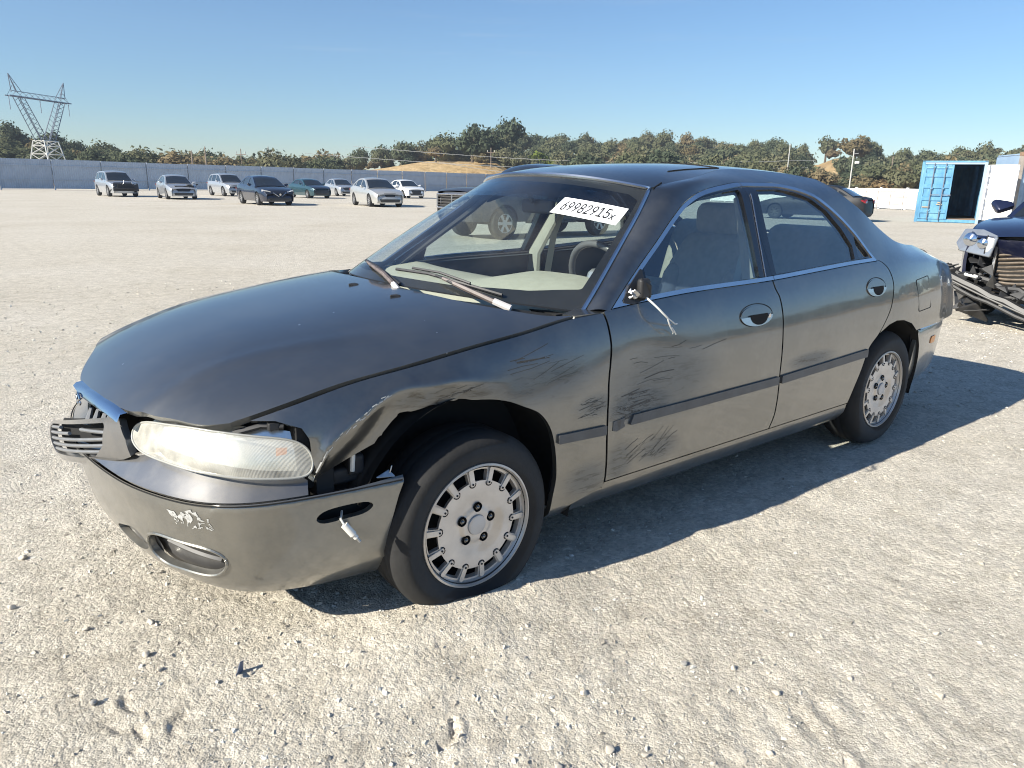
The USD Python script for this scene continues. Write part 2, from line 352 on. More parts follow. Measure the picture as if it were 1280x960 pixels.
def bez(pts):
    pts = np.array(pts, float); t = np.r_[0, np.cumsum(np.linalg.norm(np.diff(pts, axis=0), axis=1))]; t /= t[-1]
    return PchipInterpolator(t, pts)
ws_edge = bez([(-.520, .738, .882), (-.617, .705, .955), (-.718, .668, 1.032), (-.824, .628, 1.112), (-.932, .587, 1.195), (-1.040, .545, 1.293)])
ws_mid = bez([(-.10, 0, .940), (-.34, 0, 1.082), (-.60, 0, 1.222), (-.862, 0, 1.345)])
def windshield(u, v):
    """u -1..1 across, v 0..1 from cowl to header."""
    u, v = np.asarray(u, float), np.asarray(v, float)
    e, m = ws_edge(v), ws_mid(v)
    w = (.75 * u ** 2 + .25 * np.abs(u) ** 4)[..., None]
    p = m + (e - m) * w
    p[..., 1] = u * e[..., 1]
    return p
bl_edge = bez([(-3.00, .66, 1.022), (-2.764, .70, 1.047), (-2.604, .69, 1.112), (-2.435, .66, 1.211), (-2.301, .615, 1.285), (-2.236, .545, 1.335)])
bl_mid = bez([(-3.16, 0, 1.035), (-2.98, 0, 1.125), (-2.76, 0, 1.23), (-2.50, 0, 1.333)])
def backlight(u, v):
    u, v = np.asarray(u, float), np.asarray(v, float)
    e, m = bl_edge(v), bl_mid(v)
    p = m + (e - m) * (.8 * u ** 2 + .2 * u ** 4)[..., None]
    p[..., 1] = u * e[..., 1]
    return p

# bumpers: half plan (y, x) from the middle to the wheel arch, and a height profile (z, inset)
fb_plan = bez([(0, .948), (.15, .936), (.385, .900), (.573, .838), (.70, .760), (.775, .655), (.812, .52), (.832, .38), (.845, .22)])
fb_prof = pch([.16, .185, .23, .32, .42, .470, .482, .490, .52, .555, .58], [.125, .098, .062, .030, .012, .003, .000, .010, .040, .075, .10])
def plan_at(plan, s, inset):
    s = np.asarray(s, float); a = np.abs(s)
    p = plan(a); q = plan(np.clip(a + .004, 0, 1)) - plan(np.clip(a - .004, 0, 1))
    n = np.stack([q[..., 1], -q[..., 0]], -1); n /= np.linalg.norm(n, axis=-1, keepdims=True)
    p = p + n * np.asarray(inset)[..., None]
    return p[..., 1], np.sign(np.where(s == 0, 1, s)) * p[..., 0]
def front_bumper(s, z):
    """s -1..1 round the nose (1 = the left wheel arch), z height."""
    x, y = plan_at(fb_plan, s, fb_prof(z))
    return np.stack([x, y, np.asarray(z, float) + 0 * x], -1)
rb_plan = bez([(0, -3.745), (.3, -3.735), (.55, -3.69), (.69, -3.60), (.75, -3.47), (.800, -3.25), (.838, -2.93)])
rb_prof = pch([.20, .24, .30, .42, .55, .572, .580, .60], [.10, .055, .025, .008, 0, .003, .012, .05])
def rear_bumper(s, z):
    s = np.asarray(s, float); a = np.abs(s)
    p = rb_plan(a); q = rb_plan(np.clip(a + .004, 0, 1)) - rb_plan(np.clip(a - .004, 0, 1))
    n = np.stack([-q[..., 1], q[..., 0]], -1); n /= np.linalg.norm(n, axis=-1, keepdims=True)
    p = p + n * rb_prof(z)[..., None]
    return np.stack([p[..., 1], np.sign(np.where(s == 0, 1, s)) * p[..., 0], np.asarray(z, float) + 0 * a], -1)

lamp_prof = pch([.50, .55, .58, .62, .66, .70], [.026, .030, .036, .050, .068, .09])
def lamp_lens(s, z):
    x, y = plan_at(fb_plan, s, lamp_prof(z))
    return np.stack([x, y, np.asarray(z, float) + 0 * x], -1)

# ---------------------------------------------------------------- the crashed sedan
car = thing('crashed_sedan', 'scuffed grey green four door sedan with crumpled front fender and loose grille in the foreground', 'car')
crease = pch([-.6, -.1, -.011, .094, .193, .241, .291, .354, .414, .461, .488, .60], [.72, .725, .731, .740, .741, .735, .719, .685, .650, .612, .556, .36])
def sstep(a, b, x):
    t = np.clip((x - a) / (b - a), 0, 1); return t * t * (3 - 2 * t)

def wavy(x, z):
    """Hand-size waves of old sheet metal and the shallow dent in the front door."""
    q = np.stack([x * 5, z * 5, 0 * x], -1)
    w = .0016 * (meshkit.fbm(q, 2, 5) - .5)
    w = w - .013 * np.exp(-((x + .70) / .20) ** 2 - ((z - .64) / .12) ** 2)
    w = w + .004 * np.exp(-((x + .60) / .022) ** 2) * np.exp(-((z - .56) / .14) ** 2)
    return w - .004 * (meshkit.noise(np.stack([x * 26, z * 20, 0 * x], -1), 3) - .3) * np.exp(-((x + .62) / .07) ** 2 - ((z - .55) / .12) ** 2)

def fender_y(x, z):
    d = crease(x) - z
    a = sstep(-.16, .14, x)
    y = side_y(x, z) - a * .046 * sstep(-.012, .115, d)
    y = y + a * .009 * np.exp(-((d + .004) / .022) ** 2)
    y = y + a * .006 * np.sin(x * 31 + z * 22) * np.exp(-((d - .05) / .05) ** 2)
    y = y - .028 * sstep(.44, .52, x) * sstep(.66, .54, z)
    y = y + .004 * np.sin(x * 14 + 1) * np.exp(-((z - .76) / .05) ** 2) * a
    return y + wavy(x, z)

def on(f, off=0.0, sy=1):
    def m(uv): return np.stack([uv[:, 0], sy * (f(uv[:, 0], uv[:, 1]) + off), uv[:, 1]], -1)
    return m
def body_y(x, z): return side_y(x, z) + wavy(x, z)

gapA = [(-.552, .884), (-.557, .847), (-.557, .797), (-.536, .66), (-.531, .496), (-.549, .30), (-.549, .288)]
gapB = [(-1.553, .932), (-1.554, .901), (-1.571, .861), (-1.577, .785), (-1.571, .712), (-1.573, .538), (-1.588, .36), (-1.566, .288)]
gapC = [(-2.45, .973), (-2.535, .925), (-2.559, .853), (-2.532, .757), (-2.431, .627), (-2.341, .553), (-2.299, .432), (-2.25, .30), (-2.245, .288)]
arch_r = [(-2.299, .432), (-2.341, .553), (-2.375, .578), (-2.433, .622), (-2.52, .655), (-2.60, .668), (-2.68, .662), (-2.787, .634), (-2.871, .586), (-2.924, .504), (-2.958, .33)]
arch_f = [(-.300, .215), (-.302, .281), (-.309, .354), (-.298, .439), (-.274, .533), (-.223, .604), (-.160, .637), (-.101, .662), (-.030, .677), (.073, .683), (.169, .675), (.238, .662), (.278, .631), (.305, .601)]
fender_front = [(.315, .591), (.425, .549), (.501, .521), (.493, .553), (.500, .598), (.502, .640), (.516, .670), (.573, .692), (.652, .696), (.692, .682)]
hood_gap_x = np.linspace(.692, -.427, 40)
dlo = [(-.581, .886), (-.679, .957), (-.79, 1.032), (-.905, 1.106), (-1.03, 1.188), (-1.127, 1.244), (-1.245, 1.286), (-1.392, 1.310), (-1.60, 1.328), (-1.80, 1.328), (-1.93, 1.315), (-2.04, 1.289), (-2.129, 1.248), (-2.23, 1.183), (-2.326, 1.10), (-2.40, 1.012), (-2.440, .973)]
dlo_top = smooth_line(dlo, 90)
belt_pts = [(x, float(belt_z(x))) for x in np.linspace(-2.43, -.60, 30)]
DLO = Polygon(list(dlo_top) + belt_pts)

gapw = .0045
lens_pts = [(.308, .609), (.308, .630), (.334, .651), (.41, .663), (.498, .669), (.63, .661), (.737, .639), (.765, .622), (.779, .598), (.782, .570), (.775, .550), (.758, .541), (.698, .546), (.631, .555), (.561, .565), (.519, .568), (.438, .574), (.362, .580), (.326, .592)]

for sy in (1, -1):
    damaged = sy == 1
    fy = fender_y if damaged else (lambda x, z: side_y(x, z))
    by = body_y if damaged else side_y
    o = (0, sy, 0)
    hg = [(x, float(belt_z(x)) - .006) for x in hood_gap_x]
    rear_low = smooth_line(gapA, 40)
    ff = fender_front if damaged else [(.30, .585), (.40, .545), (.50, .53), (.50, .60), (.52, .66), (.58, .69), (.66, .694), (.692, .682)]
    af = smooth_line(arch_f, 110)
    if damaged: af = af + (np.stack([meshkit.noise(np.c_[af * 60, af[:, :1] * 0], 51), meshkit.noise(np.c_[af * 60, af[:, :1] * 0], 52)], -1) - .5) * .016 * sstep(-.05, .08, af[:, :1])
    fp = Polygon(list(af) + ff + hg[1:] + [tuple(p + [gapw, 0]) for p in rear_low] + [(-.545, .268)]).buffer(0)
    obj('fender', panel(fp, on(fy, 0, sy), .009, o, .02), 'fender_paint' if damaged else 'paint', car, label='crumpled front fender with a creased dent over the wheel' if damaged else None)
    A, B, Cc = smooth_line(gapA, 40), smooth_line(gapB, 40), smooth_line(gapC, 50)
    bf = [(x, float(belt_z(x)) - .003) for x in np.linspace(-.56, -1.548, 30)]
    br = [(x, float(belt_z(x)) - .003) for x in np.linspace(-1.56, -2.44, 30)]
    fd = Polygon([tuple(p - [gapw, 0]) for p in A[::-1]] + bf + [tuple(p + [gapw, 0]) for p in B])
    dof = obj('front_door', panel(fd, on(by, 0, sy), .025, o, .02), 'door_paint' if damaged else 'paint', car, label='dented front door with dark rub marks' if damaged else None)
    rd = Polygon([tuple(p - [gapw, 0]) for p in B[::-1]] + br + [tuple(p + [gapw, 0]) for p in Cc])
    if sy == 1: dofL = dof
    dor = obj('rear_door', panel(rd, on(by, 0, sy), .025, o, .02), 'rear_door_paint' if damaged else 'paint', car)
    # rocker
    rk = Polygon([(-.305, .262), (-.545, .262), (-.552, .281), (-2.245, .281), (-2.24, .19), (-.305, .19)])
    obj('rocker_panel', panel(rk, on(side_y, -.004, sy), .03, o, .02), 'paint', car)
    # roof rail with front pillar: strip between windshield/roof seam and the window trim
    tI = np.linspace(0, 1, 40)
    inner = [ws_edge(t) for t in tI]
    for x in np.linspace(-1.06, -2.02, 50):
        ys = .548
        lo_, hi_ = 1.25, 1.42
        for _ in range(40):
            z = (lo_ + hi_) / 2; g = float(roof_z(x, float(side_y(x, z)))) - z
            lo_, hi_ = (z, hi_) if g > 0 else (lo_, z)
        w = float(sstep(-1.1, -1.6, x)) if x < -1.1 else 0.0
        ye = .548 * (1 - w) + float(side_y(x, z)) * w
        inner.append(np.array([x, ye, float(roof_z(x, ye))]))
    inner = np.array(inner)
    k = np.argmin(abs(dlo_top[:, 0] + 2.0) + 9 * (dlo_top[:, 1] < 1.0))
    outer = dlo_top[:k + 1]
    so = np.r_[0, np.cumsum(np.linalg.norm(np.diff(outer, axis=0), axis=1))]; si = np.r_[0, np.cumsum(np.linalg.norm(np.diff(inner[:, [0, 2]], axis=0), axis=1))]
    # pair the two edges by matching arc fractions of pillar and rail separately
    ks = np.argmin(abs(outer[:, 0] + 1.20)); kI = 42
    tt = np.r_[np.linspace(0, 1, 45), 1 + np.linspace(0, 1, 60)[1:]]
    fo = np.interp(tt, [0, 1, 2], [0, so[ks], so[-1]]); fi = np.interp(tt, [0, 1, 2], [0, si[kI], si[-1]])
    O = np.stack([np.interp(fo, so, outer[:, 0]), 0 * fo, np.interp(fo, so, outer[:, 1])], -1); O[:, 1] = side_y(O[:, 0], O[:, 2])
    I = np.stack([np.interp(fi, si, inner[:, c]) for c in range(3)], -1)
    S = np.linspace(0, 1, 9)
    P = O[:, None] * (1 - S)[None, :, None] + I[:, None] * S[None, :, None]
    hf = side_y(P[..., 0], P[..., 2])
    wv = sstep(-1.15, -1.7, P[..., 0])
    bulge = .020 * np.sin(PI * S)[None] * np.ones((len(tt), 1))
    dirn = np.array([.25, .75, .6]); dirn /= np.linalg.norm(dirn)
    Pb = P + bulge[..., None] * dirn
    P = Pb * (1 - wv[..., None]) + np.stack([P[..., 0], hf, P[..., 2]], -1) * wv[..., None]
    P[..., 1] *= sy
    rail = grid(P, flip=(sy < 0))
    edge = grid(np.stack([P[:, 0], P[:, 0] + np.array([0, -.02 * sy, 0])], 1), flip=(sy > 0))
    obj('roof_rail', cat(rail, edge), 'paint', car, 60)
    seam = I
    if sy == 1: seamL = I
    # quarter panel with rear pillar
    sx = np.linspace(-2.02, -2.225, 10); st = []
    for x in sx:
        lo_, hi_ = 1.2, 1.42
        for _ in range(40):
            z = (lo_ + hi_) / 2; g = float(roof_z(x, float(side_y(x, z)))) - z
            lo_, hi_ = (z, hi_) if g > 0 else (lo_, z)
        st.append((x, z))
    if sy == 1: seamR = [(x, float(side_y(x, z))) for x, z in st]
    ble = list(map(tuple, smooth_line([(-2.245, 1.335), (-2.301, 1.285), (-2.435, 1.211), (-2.604, 1.112), (-2.764, 1.047), (-2.90, 1.028), (-3.007, 1.019)], 24)))
    deck = [(-3.12, 1.012), (-3.25, .985), (-3.42, .952), (-3.54, .925), (-3.60, .88), (-3.625, .80), (-3.63, .70), (-3.62, .592), (-3.461, .588), (-2.885, .590), (-2.871, .586)]
    back_arch = [(-2.787, .634), (-2.68, .662), (-2.60, .668), (-2.52, .655), (-2.433, .622)]
    gc = [tuple(p - [gapw, 0]) for p in Cc if p[1] > .63][::-1]
    qp = Polygon(list(dlo_top[k:][::-1])[::-1][::-1] + st + ble + deck + back_arch + gc).buffer(0)
    fl = Polygon([(-3.03, .705), (-2.875, .700), (-2.842, .842), (-3.0, .852)]).buffer(.012)
    obj('quarter_panel', panel(qp, on(side_y, 0, sy), .022, o, .02), 'paint', car)
    if sy == 1:
        obj('fuel_door', panel(fl.buffer(-.003), on(side_y, .0008, sy), .02, o, .0), 'paint', car)
        ring = np.array(fl.exterior.coords); ry = side_y(ring[:, 0], ring[:, 1])
        obj('fuel_door_gap', tube(np.c_[ring[:-1, 0], ry[:-1] + .0005, ring[:-1, 1]], .0022, 5, closed=True), 'void', car)
    # window trim, frame, glass
    ring = DLO.difference(DLO.buffer(-.017))
    split = -1.563
    front_half, rear_half = sbox(split + .0006, .8, 0, 1.5), sbox(-4, .8, split - .0006, 1.5)
    inner_dlo = DLO.buffer(-.017)
    glassF = Polygon([(-.80, .927), (-.806, 1.018), (-.945, 1.112), (-1.107, 1.217), (-1.25, 1.262), (-1.40, 1.284), (-1.522, 1.296), (-1.500, 1.10), (-1.475, .948)]).buffer(-.006).buffer(.006)
    glassR = Polygon([(-1.640, 1.296), (-1.80, 1.300), (-1.92, 1.288), (-2.03, 1.258), (-2.13, 1.205), (-2.21, 1.125), (-2.262, 1.045), (-2.250, .985), (-1.594, .952)]).buffer(-.01).buffer(.01)
    glassQ = Polygon([(-2.300, 1.090), (-2.372, 1.01), (-2.385, .992), (-2.285, .989)]).buffer(-.004).buffer(.004)
    mirror_tri = Polygon([(-.648, .912), (-.70, .962), (-.787, 1.022), (-.782, .918), (-.70, .902)]).buffer(-.006).buffer(.006)
    for half, door, gl in ((front_half, dof, [glassF]), (rear_half, dor, [glassR, glassQ])):
        obj('window_trim', panel(ring.intersection(half).buffer(-.001), on(side_y, .003, sy), .02, o, .010), 'satin_trim', door)
        fr = inner_dlo.intersection(half)
        for g_ in gl: fr = fr.difference(g_)
        if half is front_half and damaged: fr = fr.difference(mirror_tri)
        for f_ in getattr(fr, 'geoms', [fr]):
            if f_.area > 2e-5: obj('window_frame', panel(f_, on(side_y, -.003, sy), .02, o, .03), 'black_gloss', door)
        for g_ in gl:
            obj('window_glass' if g_ is not glassQ else 'quarter_glass', panel(g_.buffer(.008), on(side_y, -.014, sy), .04, o, 0), 'side_glass', door)
    # pillar cover bright edges between the doors
    xb = np.linspace(0, .93, 14)
    pb = np.c_[-1.513 - (1.60 - 1.575) * 0 - .075 * xb * 1.0, 0 * xb, .945 + .36 * xb]
    pb[:, 1] = side_y(pb[:, 0], pb[:, 2]) + .001; pb[:, 1] *= sy
    obj('pillar_strip', tube(pb, .0024, 6), 'satin_trim', dof)
    # side molding
    def mold(x0, x1, za0, za1, zb0, zb1, parent, mat_='molding', cut=0.0):
        pl = Polygon([(x0, zb0), (x0 - cut, za0), (x1, za1), (x1, zb1)]).buffer(-.004).buffer(.004)
        obj('side_molding', panel(pl, on(by, .009, sy), .02, o, .010), mat_, parent)
    mold(-.30, -.522, .517, .508, .486, .474, None or car)
    mold(-.640 if damaged else -.57, -1.562, .521, .528, .486, .493, dof, cut=.02)
    mold(-1.584, -2.325, .528, .554, .493, .515, dor)
    if damaged:
        obj('torn_molding_end', panel(Polygon([(-.56, .512), (-.615, .520), (-.61, .50), (-.618, .487), (-.575, .474), (-.558, .48)]), on(by, .0025, sy), .01, o, .004), 'molding', dof)
    # door handles: recess, cup, grip
    for (hx0, hx1, hz, door) in ((-1.275, -1.500, .806, dof), (-2.285, -2.475, .850, dor)):
        cx, w = (hx0 + hx1) / 2, abs(hx1 - hx0) / 2
        el = Point(0, 0).buffer(1, 24)
        from shapely import affinity
        e1 = affinity.translate(affinity.scale(el, w, .046), cx, hz)
        e2 = affinity.translate(affinity.scale(el, w * .97, .043), cx, hz)
        obj('handle_surround', panel(e1.difference(e2).buffer(0), on(by, .0015, sy), .012, o, .004), 'void', door)
        low = e2.intersection(sbox(cx - 1, hz - .08, cx + 1, hz - .004))
        h1 = obj('door_handle', panel(low, on(by, .006, sy), .01, o, .008), 'satin_trim', door)
        cup = affinity.translate(affinity.scale(el, w * .52, .034), cx - .012, hz - .004).intersection(sbox(cx - 1, hz - .08, cx + 1, hz + .004))
        obj('handle_cup', panel(cup, on(by, .0075, sy), .01, o, 0), 'void', door)
        flap = affinity.translate(affinity.scale(el, w * .93, .038), cx, hz).intersection(sbox(cx - 1, hz + .002, cx + 1, hz + .08))
        obj('handle_flap', panel(flap, on(by, .004, sy), .01, o, .004), 'paint', door)
        if door is dof:
            kx = cx - w * .72
            q = np.array([[kx, float(by(np.array(kx), np.array(hz - .004))) * sy, hz - .008]])
            obj('key_lock', trimesh.creation.cylinder(.009, .01, 16, transform=trimesh.transformations.translation_matrix(q[0] + [0, .006 * sy, 0]) @ trimesh.transformations.rotation_matrix(PI / 2, [1, 0, 0])), 'chrome', door)
    # dark shell added behind the panels to block light through gaps; wheel wells
    shell = Polygon([(-.32, .24), (-2.26, .24), (-2.30, .50), (-2.45, .66), (-2.60, .70), (-2.78, .67), (-2.91, .58), (-2.97, .4), (-2.98, .27), (-3.55, .32), (-3.60, .88), (-3.0, .95), (-2.4, .95), (-1.5, .91), (-.56, .87), (-.3, .83), (0, .80), (.3, .75), (.50, .70), (.44, .60), (.33, .62), (.25, .69), (.08, .715), (-.1, .70), (-.25, .62), (-.33, .45)])
    obj('inner_structure', panel(shell, on(side_y, -.045, sy), .05, o, 0), 'void', car)
    for cxw, R_, z0 in ((.0, .41, .285), (-2.63, .385, .30)):
        th = np.linspace(.36 if cxw == 0 else -.25, PI + .25, 40)
        ya = np.array([.845, .82, .70, .56]) * sy
        Pw = np.stack([np.broadcast_to((cxw + R_ * np.cos(th))[:, None], (40, 4)), np.broadcast_to(ya, (40, 4)), np.broadcast_to((z0 + R_ * np.sin(th))[:, None], (40, 4))], -1).copy()
        Pw[:, 0, 1] = sy * ((fy if cxw == 0 else side_y)(np.clip(Pw[:, 0, 0], -3.2, .44), np.clip(Pw[:, 0, 2], .22, .72)) - .004)
        disc = np.array([[cxw, .56 * sy, z0]] + [[cxw + R_ * math.cos(t), .56 * sy, z0 + R_ * math.sin(t)] for t in np.linspace(-.15, PI + .15, 33)])
        df = [[0, i, i + 1] for i in range(1, 33)]
        obj('wheel_well', cat(grid(Pw), TM(disc, df)), 'underbody', car)

for sy in (1, -1):
    fc = Polygon([(-.425, .797), (-.50, .799), (-.575, .80), (-.580, .765), (-.520, .725), (-.47, .735), (-.40, .765)])
    obj('fender_corner', panel(Polygon([(x, y * sy) for x, y in fc.exterior.coords]), lambda uv: np.stack([uv[:, 0], uv[:, 1], .8855 + .10 * (.80 - np.abs(uv[:, 1]))], -1), .03, (0, 0, 1), .02), 'paint', car)

# roof
seam_pts = [(p[0], p[1]) for p in seamL if p[0] < -1.02 and p[2] > 1.28]
hdr = [(float(q[0]), float(q[1])) for q in windshield(np.linspace(-1, 1, 31), np.ones(31))]
blt = [(float(q[0]), float(q[1])) for q in backlight(np.linspace(1, -1, 31), np.full(31, .985))]
left = seam_pts + seamR
rp = Polygon(hdr + left + blt + [(x, -y) for x, y in left[::-1]]).buffer(0)
SR = sbox(-1.62, -.40, -1.10, .425)
rp2 = rp.difference(SR.buffer(.004).difference(SR.buffer(-.0)))
fr_ = lambda uv: np.stack([uv[:, 0], uv[:, 1], roof_z(uv[:, 0], uv[:, 1])], -1)
obj('roof', panel(rp, fr_, .035, (0, 0, 1), .015), 'paint', car)
obj('sunroof_gap', tube([(-1.26 - .34 * t, .442, float(roof_z(-1.26 - .34 * t, .442)) + .0006) for t in np.linspace(0, 1, 12)] + [(-1.60, y, float(roof_z(-1.6, y)) + .0006) for y in np.linspace(.435, -.44, 16)], .0032, 5), 'void', car)
obj('roof_seam', tube([(-1.045 - .07 * t, .556 - .02 * t, float(roof_z(-1.045 - .07 * t, .556 - .02 * t)) + .001) for t in np.linspace(0, 1, 5)], .003, 5), 'void', car)

# hood
hz = lambda uv: np.stack([uv[:, 0], uv[:, 1], hood_z(uv[:, 0], uv[:, 1])], -1)
he = [(x, .80 - float(taper(x)) - .006) for x in np.linspace(-.427, .672, 40)]
hf_ = smooth_line([(.672, .677), (.728, .630), (.785, .535), (.826, .462), (.856, .40), (.890, .24), (.902, .10), (.905, 0)], 40)
hr_ = smooth_line([(-.09, 0), (-.10, .277), (-.155, .503), (-.261, .671), (-.354, .765), (-.427, .794)], 30)
half = list(hr_) + he + [tuple(p) for p in hf_]
other = list(hr_) + [q for q in he if q[0] < .655] + [(x - .070 * float(sstep(.02, .32, y)), y) for x, y in hf_ if x > .74]   # the right front corner has been pushed back
hp = Polygon(half + [(x, -y) for x, y in other[::-1]]).buffer(0)
obj('hood', panel(hp, hz, .022, (0, 0, 1), .022), 'hood_paint', car)
for q in ((-.004, .04), (-.016, .329)):
    z = float(hood_z(*q)); obj('washer_nozzle', hull([(q[0] - .012, q[1] - .012, z), (q[0] - .012, q[1] + .012, z), (q[0] + .014, q[1], z + .002)], [.006, .006, .004]), 'black_trim', car)
# firewall / engine bay block under the hood, dark
ub = hp.buffer(-.13)
obj('engine_bay', cat(panel(ub, lambda uv: np.stack([uv[:, 0], uv[:, 1], hood_z(uv[:, 0], uv[:, 1]) - .075], -1), .08, (0, 0, 1), 0), bx(.04, 1.3, .34, (.62, 0, .47)), bx(.04, 1.4, .55, (-.45, 0, .6))), 'void', car)
obj('floor_pan', bx(3.7, 1.24, .03, (-1.40, 0, .215)), 'underbody', car)

# chrome badge strip on the nose of the hood
ys = np.linspace(-.015, .405, 40)
xe = np.interp(np.abs(ys), [0, .10, .24, .40, .47], [.905, .902, .890, .866, .84])
hh = .026 * np.clip(np.minimum((ys + .015) / .10, 1), .12, 1)
ze = np.array([float(hood_z(a, b)) for a, b in zip(xe, ys)])
Ps = np.stack([np.stack([xe + .012, ys, ze - .008 - hh], -1), np.stack([xe + .024, ys, ze - .006 - hh * .5], -1), np.stack([xe + .014, ys, ze + .001], -1), np.stack([xe - .004, ys, ze + .003], -1)], 1)
bs = obj('badge_strip', grid(Ps), 'chrome', car)
bv = [(.930, .075 + .028 * math.cos(a), .655 + .018 * math.sin(a)) for a in np.linspace(0, 2 * PI, 25)[:-1]]
obj('emblem', cat(tube(bv, .0035, 6, closed=True), tube([(.931, .050, .660), (.933, .075, .648), (.931, .100, .660)], .003, 6)), 'chrome', bs)

# trunk and tail
tz = lambda uv: np.stack([uv[:, 0], uv[:, 1], 1.030 - .30 * np.maximum(-3.30 - uv[:, 0], 0) ** 1.6 - .030 * np.abs(uv[:, 1] / .62) ** 3 - .06 * np.maximum(-3.02 - uv[:, 0], 0)], -1)
tl = [(-3.00, .655), (-3.12, .640), (-3.25, .625), (-3.42, .605), (-3.54, .575), (-3.60, .52), (-3.64, .3), (-3.65, 0)]
tp = Polygon([(x, y) for x, y in tl] + [(x, -y) for x, y in tl[::-1]])
obj('trunk_gutter', panel(tp.buffer(.035), lambda uv: tz(uv) - [0, 0, .035], .06, (0, 0, 1), 0), 'void', car)
obj('trunk_lid', panel(tp, tz, .03, (0, 0, 1), .02), 'paint', car)
def tail(s, z):
    p = rear_bumper(s, np.full_like(z, .5)); k_ = (z - .58) / .38
    p[..., 0] += .06 + .10 * k_ ** 1.5; p[..., 1] -= np.sign(p[..., 1]) * (.024 + .07 * k_ ** 1.5); p[..., 2] = z; return p
tf = lambda uv: tail(uv[:, 0], uv[:, 1])
obj('tail_panel', panel(sbox(-.64, .585, .64, .93), tf, .04, (-1, 0, 0), .0), 'paint', car)
for sgn in (1, -1):
    b_ = sbox(.30, .68, .58, .83) if sgn > 0 else sbox(-.58, .68, -.30, .83)
    obj('tail_light', panel(b_.buffer(-.01).buffer(.01), tf, .03, (-1, 0, 0), .02, proud=.034), 'tail_red', car)
rbp = lambda uv: rear_bumper(uv[:, 0], uv[:, 1])
obj('rear_bumper', panel(Polygon([(-.97, .585), (.97, .585), (.995, .50), (.99, .30), (.96, .24), (.8, .215), (-.8, .215), (-.96, .24), (-.99, .3), (-.995, .5)]), rbp, .03, (-1, 0, 0), .02), 'bumper_paint', car)
obj('bumper_strip', tube(np.array([rear_bumper(np.array(s), np.array(.573)) + [0, 0, .002] for s in np.linspace(-.965, .965, 70)]), .0065, 6), 'satin_trim', car)
mk = Polygon([(.735, .463), (.80, .463), (.80, .505), (.735, .505)]).buffer(-.015).buffer(.015)
obj('side_marker', panel(mk, rbp, .01, (-1, 1, 0), .004, proud=.004), 'amber', car)

# front bumper: skin, ledge, slots
bsk = [(-.976, .486), (-.86, .486), (0, .486), (.86, .490), (.976, .496), (.962, .437), (.945, .336), (.950, .206), (.949, .138), (.883, .146), (.80, .152), (.656, .182), (.49, .203), (.367, .222), (.222, .236), (.09, .252), (-.09, .252), (-.222, .236), (-.367, .222), (-.49, .203), (-.656, .182), (-.80, .152), (-.95, .14), (-.95, .2), (-.945, .336)]
fog = smooth_ring([(.366, .337), (.350, .275), (.388, .250), (.447, .254), (.526, .259), (.572, .285), (.581, .320), (.556, .344), (.462, .353)])
fog2 = smooth_ring([(.160, .274), (.230, .312), (.300, .327), (.334, .292), (.296, .256), (.20, .240)])
slot = smooth_ring([(.779, .416), (.792, .436), (.837, .445), (.891, .440), (.903, .425), (.885, .407), (.838, .402), (.792, .401)])
FB = Polygon(bsk)
fbm_ = lambda uv: front_bumper(uv[:, 0], uv[:, 1])
skin = FB.difference(Polygon(fog)).difference(Polygon(fog2)).difference(Polygon(slot))
fb = obj('front_bumper', panel(skin, fbm_, .016, (1, 0, 0), .018), 'bumper_paint', car)
for ring_, dep in ((fog, .035), (fog2, .022)):
    obj('fog_lamp_blank', panel(Polygon(ring_).buffer(.03), lambda uv, d=dep: np.stack([*plan_at(fb_plan, uv[:, 0], fb_prof(uv[:, 1]) + d), uv[:, 1]], -1), .016, (1, 0, 0), 0), 'molding', fb)
rib = np.array([front_bumper(np.array(s), np.array(z)) + [-.014, -.006, 0] for s, z in zip(np.linspace(.42, .565, 16), np.linspace(.338, .312, 16))])
obj('fog_lamp_rib', tube(rib, .009, 6), 'molding', fb)
lr = [np.array(front_bumper(np.array(s), np.array(z))) for s, z in Polygon(fog).buffer(.004).exterior.coords[:-1]]
obj('fog_lamp_lip', tube(np.array(lr), .0045, 6, closed=True), 'bumper_paint', fb)
obj('bumper_core', panel(Polygon([(-.93, .47), (.93, .47), (.90, .26), (-.90, .26)]), lambda uv: np.stack([*plan_at(fb_plan, uv[:, 0], fb_prof(uv[:, 1]) + .06), uv[:, 1]], -1), .05, (1, 0, 0), 0), 'void', fb)
lg = Polygon([(-.765, .489), (0, .489), (.765, .4905), (.77, .520), (.755, .532), (.62, .541), (.49, .552), (.40, .556), (.34, .556), (.30, .540), (.12, .535), (-.12, .535), (-.30, .54), (-.34, .556), (-.49, .552), (-.62, .541), (-.755, .532)])
obj('bumper_ledge', panel(lg, lambda uv: front_bumper(uv[:, 0], uv[:, 1]) + [0, 0, .004], .014, (1, 0, .5), .012), 'ledge_paint', fb)
rg = np.random.default_rng(3)
bits = []
for _ in range(46):
    q = np.array([rg.uniform(.472, .568), rg.uniform(.418, .464)]); w = .4 + .6 * (q[1] > .435)
    bits.append(Polygon(q + rg.normal(0, 1, (5, 2)) * [.0050 * w, .0060 * w]).convex_hull)
    if rg.random() < .5: bits.append(LineString([q, q + [rg.uniform(-.012, .012), rg.uniform(-.014, .004)]]).buffer(.0009))
obj('paint_scrape', panel(shapely.unary_union(bits), lambda uv: front_bumper(uv[:, 0], uv[:, 1]), .006, (1, 0, 0), 0, proud=.0012), 'scratch_white', fb)
edge_ = np.array([front_bumper(np.array(s), np.array(.484)) for s in np.linspace(-.97, .97, 90)]) + [.001, 0, .004]
obj('bumper_seam', tube(edge_, .0022, 5), 'void', fb)
